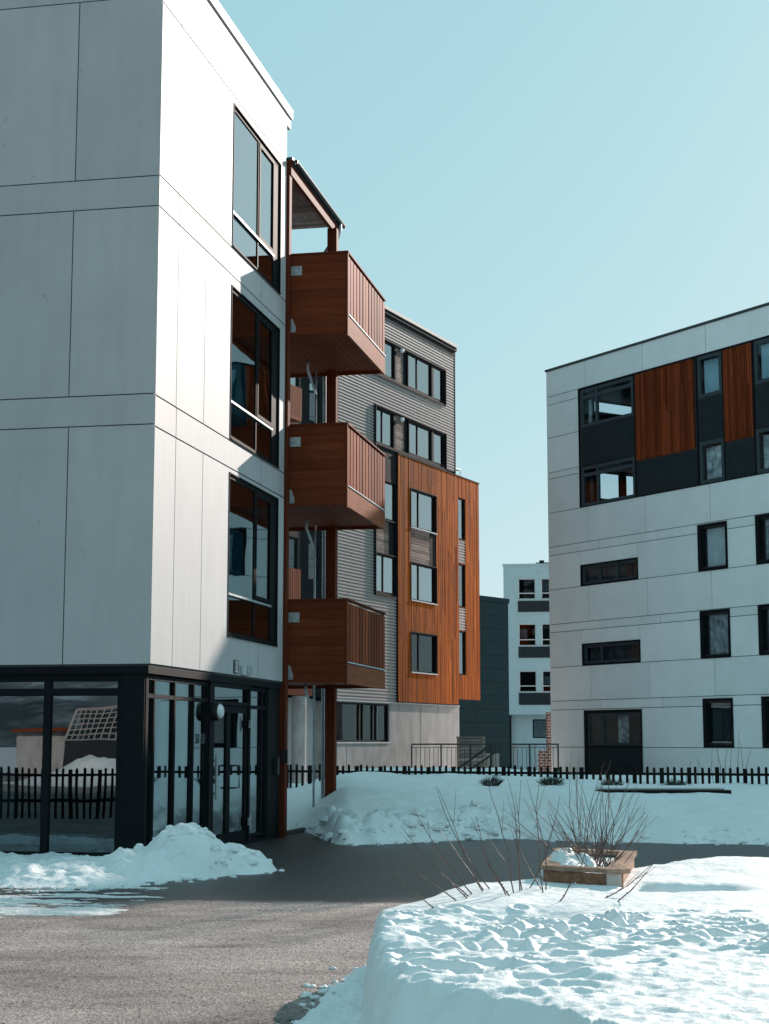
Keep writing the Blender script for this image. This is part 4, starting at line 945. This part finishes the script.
fence((-2.85, 39.2), (10.2, 33.9), 0.0, 'long dark picket fence along the top of the snow bank')

# ------------------------------------------------------------------ foreground planter and shrubs
FL, FR, BR, BL = (at(*q, 0.63) for q in ((543, 864), (621, 868), (634, 850), (560, 847)))
ctr = (FL + FR + BR + BL) / 4
pl = empty('wooden_planter', (ctr.x, ctr.y, 0), 90); tag(pl, 'wooden planter box half buried in the sunlit snow mound', 'planter')
def q3(p, z): return (p.x - ctr.x, p.y - ctr.y, z)
def wallseg(a, b_, z0, z1, th, mat, name, par):
    d = (b_ - a); d.z = 0; d.normalize(); nrm = Vector((-d.y, d.x, 0)) * th
    m = MB(ident); nb = 4
    for k in range(nb):
        za, zb = z0 + (z1 - z0) * k / nb + 0.003, z0 + (z1 - z0) * (k + 1) / nb - 0.003
        P = [q3(a, za), q3(b_, za), q3(b_ + nrm, za), q3(a + nrm, za), q3(a, zb), q3(b_, zb), q3(b_ + nrm, zb), q3(a + nrm, zb)]
        m.pts(P, [(0, 3, 2, 1), (4, 5, 6, 7), (0, 1, 5, 4), (1, 2, 6, 5), (2, 3, 7, 6), (3, 0, 4, 7)])
    return m.build(name, mat, par)
wallseg(FL, FR, 0.05, 0.58, 0.035, M['planter_d'], 'side_board', pl); wallseg(FR, BR, 0.05, 0.58, 0.035, M['planter'], 'side_board', pl)
wallseg(BR, BL, 0.05, 0.58, 0.035, M['planter'], 'side_board', pl); wallseg(BL, FL, 0.05, 0.58, 0.035, M['planter'], 'side_board', pl)
m = MB(ident)
for a, c in ((FL, FR), (FR, BR), (BR, BL), (BL, FL)):
    d = (c - a).normalized(); nr = Vector((-d.y, d.x, 0)); a2 = a - nr * 0.025 - d * 0.02; c2 = c - nr * 0.025 + d * 0.02
    zo = 0.002 if (a is FR or a is BL) else 0
    P = [q3(a2, 0.585 + zo), q3(c2, 0.585 + zo), q3(c2 + nr * 0.14, 0.585 + zo), q3(a2 + nr * 0.14, 0.585 + zo), q3(a2, 0.62 + zo), q3(c2, 0.62 + zo), q3(c2 + nr * 0.14, 0.62 + zo), q3(a2 + nr * 0.14, 0.62 + zo)]
    m.pts(P, [(0, 3, 2, 1), (4, 5, 6, 7), (0, 1, 5, 4), (1, 2, 6, 5), (2, 3, 7, 6), (3, 0, 4, 7)])
m.build('top_rim', M['planter'], pl)
m = MB(ident); m.pts([q3(FL, 0.5), q3(FR, 0.5), q3(BR, 0.5), q3(BL, 0.5)], [(0, 1, 2, 3)]); m.v = [(a_, b_, 0.565) for a_, b_, c_ in m.v]; m.build('snow_fill', M['snow'], pl)
m = MB(ident); d = (FR - FL).normalized(); a = FR - d * 0.13
P = [q3(a, 0.3), q3(FR, 0.3), q3(FR, 0.584), q3(a, 0.584)]; off = Vector((0.0, -0.02, 0))
m.pts(P + [tuple(Vector(p_) + off) for p_ in P], [(0, 1, 2, 3), (7, 6, 5, 4), (0, 4, 5, 1), (1, 5, 6, 2), (2, 6, 7, 3), (3, 7, 4, 0)]); m.build('corner_board', M['card'], pl)
# snow lying in the planter
cs = FL.lerp(BL, 0.35) + (FR - FL) * 0.28
def psn(x, y):
    ex, ey = (x - cs.x) / 0.24, (y - cs.y) / 0.85; d2 = ex * ex + ey * ey
    return 0.47 + (0.19 + 0.16 * fb(x, y, 4, 9)) * max(0, 1 - d2) ** 0.5 + 0.03 * fb(x, y, 9, 2)
tag(grid_mesh('snow_clump', cs.x - 0.27, cs.x + 0.27, cs.y - 0.9, cs.y + 0.9, 50, 90, psn, M['snow'], keep=lambda v: v[2] > 0.50), 'clump of snow lying in the planter', kind='structure')

def twig(m, base, tip, r0, bend=0.12, side=True, rr=random, seg=7):
    base, tip = Vector(base), Vector(tip); d = tip - base; L = d.length
    sv_ = Vector((rr.uniform(-1, 1), rr.uniform(-1, 1), -0.5)).normalized() * bend * L
    P = [base + d * t + sv_ * math.sin(math.pi * t) + Vector((rr.gauss(0, 1), rr.gauss(0, 1), 0)) * 0.006 * L for t in (k / seg for k in range(seg + 1))]
    P[-1] = tip; R = [r0 * (1 - 0.72 * k / seg) for k in range(seg + 1)]
    m.tube(P, R, 5, False)
    for k in range(1, seg):     # buds
        q = P[k]; o_ = Vector((rr.uniform(-1, 1), rr.uniform(-1, 1), 0.8)).normalized() * (R[k] * 3.0)
        m.tube([q, q + o_ * 0.6, q + o_], [R[k] * 0.9, R[k] * 1.0, R[k] * 0.3], 4, False)
    if side:
        for _ in range(rr.choice((0, 1, 1, 2))):
            k = rr.randint(2, seg - 2); q = P[k]; dd = (d.normalized() + Vector((rr.uniform(-.5, .5), rr.uniform(-.5, .5), rr.uniform(-.1, .3)))).normalized()
            e_ = q + dd * L * rr.uniform(0.2, 0.4); mid = (q + e_) / 2 + Vector((0, 0, -0.01)); m.tube([q, mid, e_], [R[k] * .8, R[k] * .6, R[k] * .3], 4, False)
rt = random.Random(5)
# traced: (base px, base py, tip px, tip py, distance base, distance tip)
HT = [(462, 889, 398, 855, 12.0, 11.6), (456, 896, 382, 857, 11.6, 11.2), (474, 882, 401, 826, 12.2, 12.0), (476, 882, 414, 808, 12.3, 12.0), (484, 880, 438, 788, 12.4, 12.2), (492, 876, 436, 786, 12.6, 12.3),
      (508, 880, 476, 816, 12.3, 12.1), (514, 878, 486, 776, 12.5, 12.3), (519, 876, 508, 778, 12.6, 12.6), (522, 874, 521, 780, 12.7, 12.9), (512, 882, 474, 835, 12.2, 12.0), (486, 878, 440, 830, 12.5, 12.6), (528, 872, 560, 795, 12.9, 12.7),
      (544, 878, 541, 768, 12.6, 12.8), (546, 876, 527, 780, 12.8, 12.8), (544, 876, 512, 822, 12.8, 12.9), (470, 886, 432, 845, 12.1, 11.8), (556, 888, 592, 825, 12.0, 12.5), (596, 888, 657, 856, 12.2, 12.6), (612, 892, 658, 858, 11.9, 12.0)]
o = empty('bare_shrub', (at_d(500, 880, 12.3).x, 12.3, 0.45), 90); tag(o, 'sparse bare shrub with long leaning stems rising from the snow mound', 'shrub')
m = MB(lambda x, y, z: (x - o.location.x, y - o.location.y, z - o.location.z))
off_ = Vector(o.location)
for (bx, by, tx, ty, Db, Dt) in HT:
    p0 = at_d(bx, by, Db) - off_; p1 = at_d(tx, ty, Dt) - off_; p0.z = min(p0.z, mound(p0.x + off_.x, p0.y + off_.y) - off_.z - 0.03)
    twig(m, p0, p1, 0.0054, 0.06, True, rt)
m.build('stems', M['twig'], o)
cp = (FL + FR + BR + BL) / 4 + Vector((0.02, -0.2, 0))
o = empty('bare_shrub', (cp.x, cp.y, 0.5), 90); tag(o, 'dense fan shaped bare shrub growing in the wooden planter', 'shrub')
m = MB(ident)
for k in range(46):
    a = rt.uniform(0, 2 * math.pi); lean = rt.uniform(0.05, 1.35) ** 0.9; L = rt.uniform(0.62, 1.12) * (1.0 - 0.12 * lean)
    if lean > 0.8 and rt.random() < 0.4: L *= 0.8
    dv = Vector((math.cos(a) * lean * 0.95, math.sin(a) * lean * 0.9, 1)).normalized()
    b0 = Vector((rt.uniform(-0.13, 0.13), rt.uniform(-0.35, 0.35), 0.0)); tp = b0 + dv * L
    twig(m, b0, tp, rt.uniform(0.0035, 0.0055), 0.13, True, rt)
for (tx, ty) in ((566, 815), (500, 820), (508, 812), (547, 812), (645, 817), (646, 812), (640, 830), (548, 800), (630, 778)):
    p1 = at_d(tx, ty, 14.1) - Vector((cp.x, cp.y, 0.5)); twig(m, (rt.uniform(-.1, .1), rt.uniform(-.1, .1), 0), p1, 0.006, 0.10, True, rt)
m.build('stems', M['twig'], o)

# low shrubs poking out of the snow bank
def bushlet(px, py, D, w, h, n, label, seed, mat='twig_d'):
    r_ = random.Random(seed); x = (px - 384.5) / 1676 * D; z = bank(x, D)
    o = empty('low_shrub', (x, D, z - 0.03), 90); tag(o, label, 'shrub', 'low shrubs on the snow bank'); m = MB(ident)
    for k in range(n):
        a = r_.uniform(0, 2 * math.pi); q = r_.random() ** 0.6
        tp = Vector((math.cos(a) * w * q, math.sin(a) * w * q * 0.6, h * (1.05 - 0.5 * q) * r_.uniform(0.6, 1.1)))
        m.tube([(tp.x * 0.3, tp.y * 0.3, 0), (tp.x * 0.7, tp.y * 0.7, tp.z * 0.6), tuple(tp)], [0.007, 0.005, 0.002], 4, False)
        for _ in range(3):
            e_ = tp * 0.75 + Vector((r_.uniform(-.08, .08), r_.uniform(-.08, .08), r_.uniform(0, .09))); m.tube([tuple(tp * 0.6), tuple(e_)], [0.005, 0.002], 3, False)
    m.build('twigs', M[mat], o)
bushlet(492, 784, 33.5, 0.30, 0.26, 60, 'low dark shrub on the snow bank, leftmost of the four', 1)
bushlet(551, 788, 33.0, 0.34, 0.22, 70, 'low dark shrub on the snow bank, second from the left, below the brick pier', 2)
bushlet(612, 788, 33.5, 0.32, 0.20, 60, 'low flat shrub on the snow bank below the dark ground floor window', 3)
bushlet(674, 792, 32.6, 0.38, 0.30, 95, 'largest low dark shrub on the snow bank, rightmost of the four', 4)
r_ = random.Random(9)
x_ = (735 - 384.5) / 1676 * 36.2; o = empty('thin_saplings', (x_, 36.6, 0.5), 90); tag(o, 'thin bare saplings rising above the picket fence at the right', 'shrub'); m = MB(ident)
for px in (690, 706, 717, 722, 728, 735, 741, 746, 752, 699):
    b0 = Vector(((px - 735) * 0.0216 + r_.uniform(-.03, .03), r_.uniform(-.15, .15), 0)); h_ = 0.72 * (768 - (765 - 15 * math.exp(-((px - 735) / 18) ** 2))) / 15 + 0.55
    m.tube([tuple(b0), tuple(b0 + Vector((r_.uniform(-.05, .05), 0, h_ * 0.5))), tuple(b0 + Vector((r_.uniform(-.12, .12), 0, h_)))], [0.009, 0.007, 0.003], 4, False)
m.build('stems', M['twig'], o)
# dark edging board lying in the bank
D = 32.0; o = empty('edging_board', ((595 - 384.5) / 1676 * D, D, 0.0), 91); tag(o, 'long dark edging board sticking out of the snow bank', 'board')
xm = (660 - 384.5) / 1676 * D; zb = bank(xm, D); 
b = MB(R_); b.box(0, 2.55, -0.08, 0.10, zb - 0.05, zb + 0.055); b.build('board', M['fence'], o)
b = MB(R_); b.box(0.05, 2.45, -0.5, 0.06, zb + 0.056, zb + 0.13); b.build('snow_cap', M['snow'], o, bevel=0.03)

# unseen bare tree added right of view, its crown breaking up the shade edge
tx_, ty_ = 11.9, 37.0
o = empty('dapple_tree', (tx_, ty_, 0), 90); tag(o, 'bare leafless tree added unseen beyond the right edge to dapple the yard shade', 'tree')
r_ = random.Random(31); m = MB(ident); tr_ = MB(ident)
tr_.tube([(0, 0, 0), (0.05, 0.03, 2.0), (0.0, 0.08, 4.9), (0.06, 0, 7.4)], [0.18, 0.15, 0.11, 0.08], 10)
def limb(p, d, L, r, k):
    P = [p]; 
    for i in range(4):
        d = (d + Vector((r_.uniform(-.22, .22), r_.uniform(-.22, .22), 0.10))).normalized(); P.append(P[-1] + d * L / 4)
    m.tube([tuple(q) for q in P], [r * (1 - 0.17 * i) for i in range(5)], 5, False)
    if k > 0:
        for _ in range(3 if k > 1 else 4):
            q = P[r_.randint(2, 4)]; dd = (d + Vector((r_.uniform(-1, 1), r_.uniform(-1, 1), r_.uniform(-.2, .6)))).normalized(); limb(q, dd, L * 0.62, r * 0.5, k - 1)
for k in range(9):
    z = 5.4 + 0.28 * k; a = k * 2.4; limb(Vector((0.03, 0.04, min(z, 7.4))), Vector((math.cos(a) * 0.75, math.sin(a) * 0.75, 0.7)).normalized(), 2.3, 0.055, 3)
tr_.build('trunk', M['twig'], o, smooth=True); m.build('crown', M['twig'], o)

# ------------------------------------------------------------------ behind and left of the camera (seen in the shop glass)
fence((-15.5, 14.6), (-10.8, 10.2), 0.0, 'dark picket fence mirrored in the shopfront glass')
def heap(x, y): return 0.55 * math.exp(-(((x + 13.5) / 3.5) ** 2 + ((y - 12.5) / 2.5) ** 2)) * (1 + 0.3 * fb(x, y, 1, 3)) - 0.02
GH = empty('glasshouse', (-37.0, -37.6, 0), -67)
tag(GH, 'white framed glasshouse mirrored in the shopfront glass', 'building')
gm = MB(R_); gl_ = MB(R_)
ex = lambda u, t: (u - 0.45 * t * (u / 6.0), -t * 1.2, 1.75 + (2.2 - 0.12 * u) * t)
for k in range(19):
    a, c = ex(k / 3, 0), ex(k / 3, 1); gm.tube([a, c], 0.035, 4)
for j in range(7):
    t = j / 6; gm.tube([ex(0, t), ex(6, t)], 0.035, 4)
gm.tube([ex(6, 0), ex(6, 1)], 0.09, 4); gm.tube([ex(0, 1), ex(6, 1)], 0.09, 4)
gm.build('glazing_bars', M['corr'], GH)
gl_.pts([ex(0, 0), ex(6, 0), ex(6, 1), ex(0, 1)], [(0, 1, 2, 3)]); gl_.build('glazing', M['glass'], GH)
b = MB(R_); b.box(0, 5.4, -6, -1.5, 0, 3.3); b.box(0, 6.0, -1.5, 0.05, 0, 1.7); b.build('wall', M['dark'], GH); b = MB(R_); b.box(6.1, 9.2, -6, -1, 2.2, 2.36); b.build('eaves', M['balc_x'], GH)
b = MB(R_); b.box(6.3, 9.0, -6, -1.6, 0, 2.2); b.build('annex_wall', M['concrete'], GH)
b = MB(ident)
tag(grid_mesh('snow_heap', -33, -22, -20, -12, 60, 50, lambda x, y: 1.0 * math.exp(-(((x + 28) / 2.6) ** 2 + ((y + 16) / 1.6) ** 2)) * (1 + 0.6 * fb(x, y, 0.8, 3)) - 0.04, M['snow'], keep=lambda v: v[2] > -0.02), 'ploughed snow heap behind the viewer', kind='structure')
# snowy mountains to the left and behind the viewer
vs_, fs_ = [], []; NA, NR = 150, 12
for j in range(NR + 1):
    for i in range(NA + 1):
        a = rad(155 + (335 - 155) * i / NA); r = 500 + 900 * j / NR
        left = math.exp(-((math.degrees(a) - 285) / 45) ** 2)
        edge = ss(155, 175, math.degrees(a)) * ss(335, 315, math.degrees(a))
        h = (120 + 190 * left) * edge * (j / NR) ** 0.9 * (1 + 0.5 * mn.noise(Vector((i * 0.13, j * 0.3, 1.0))) + 0.3 * mn.noise(Vector((i * 0.4, j * 0.8, 4.0)))) if j else -2
        vs_.append((math.sin(a) * r, math.cos(a) * r, h))
for j in range(NR):
    for i in range(NA): q = j * (NA + 1) + i; fs_.append((q, q + 1, q + NA + 2, q + NA + 1))
me = bpy.data.meshes.new('mountains'); me.from_pydata(vs_, [], fs_); me.materials.append(M['mount'])
o = bpy.data.objects.new('mountains', me); C.objects.link(o); tag(o, 'snowy rocky mountains beyond the yard', kind='structure')
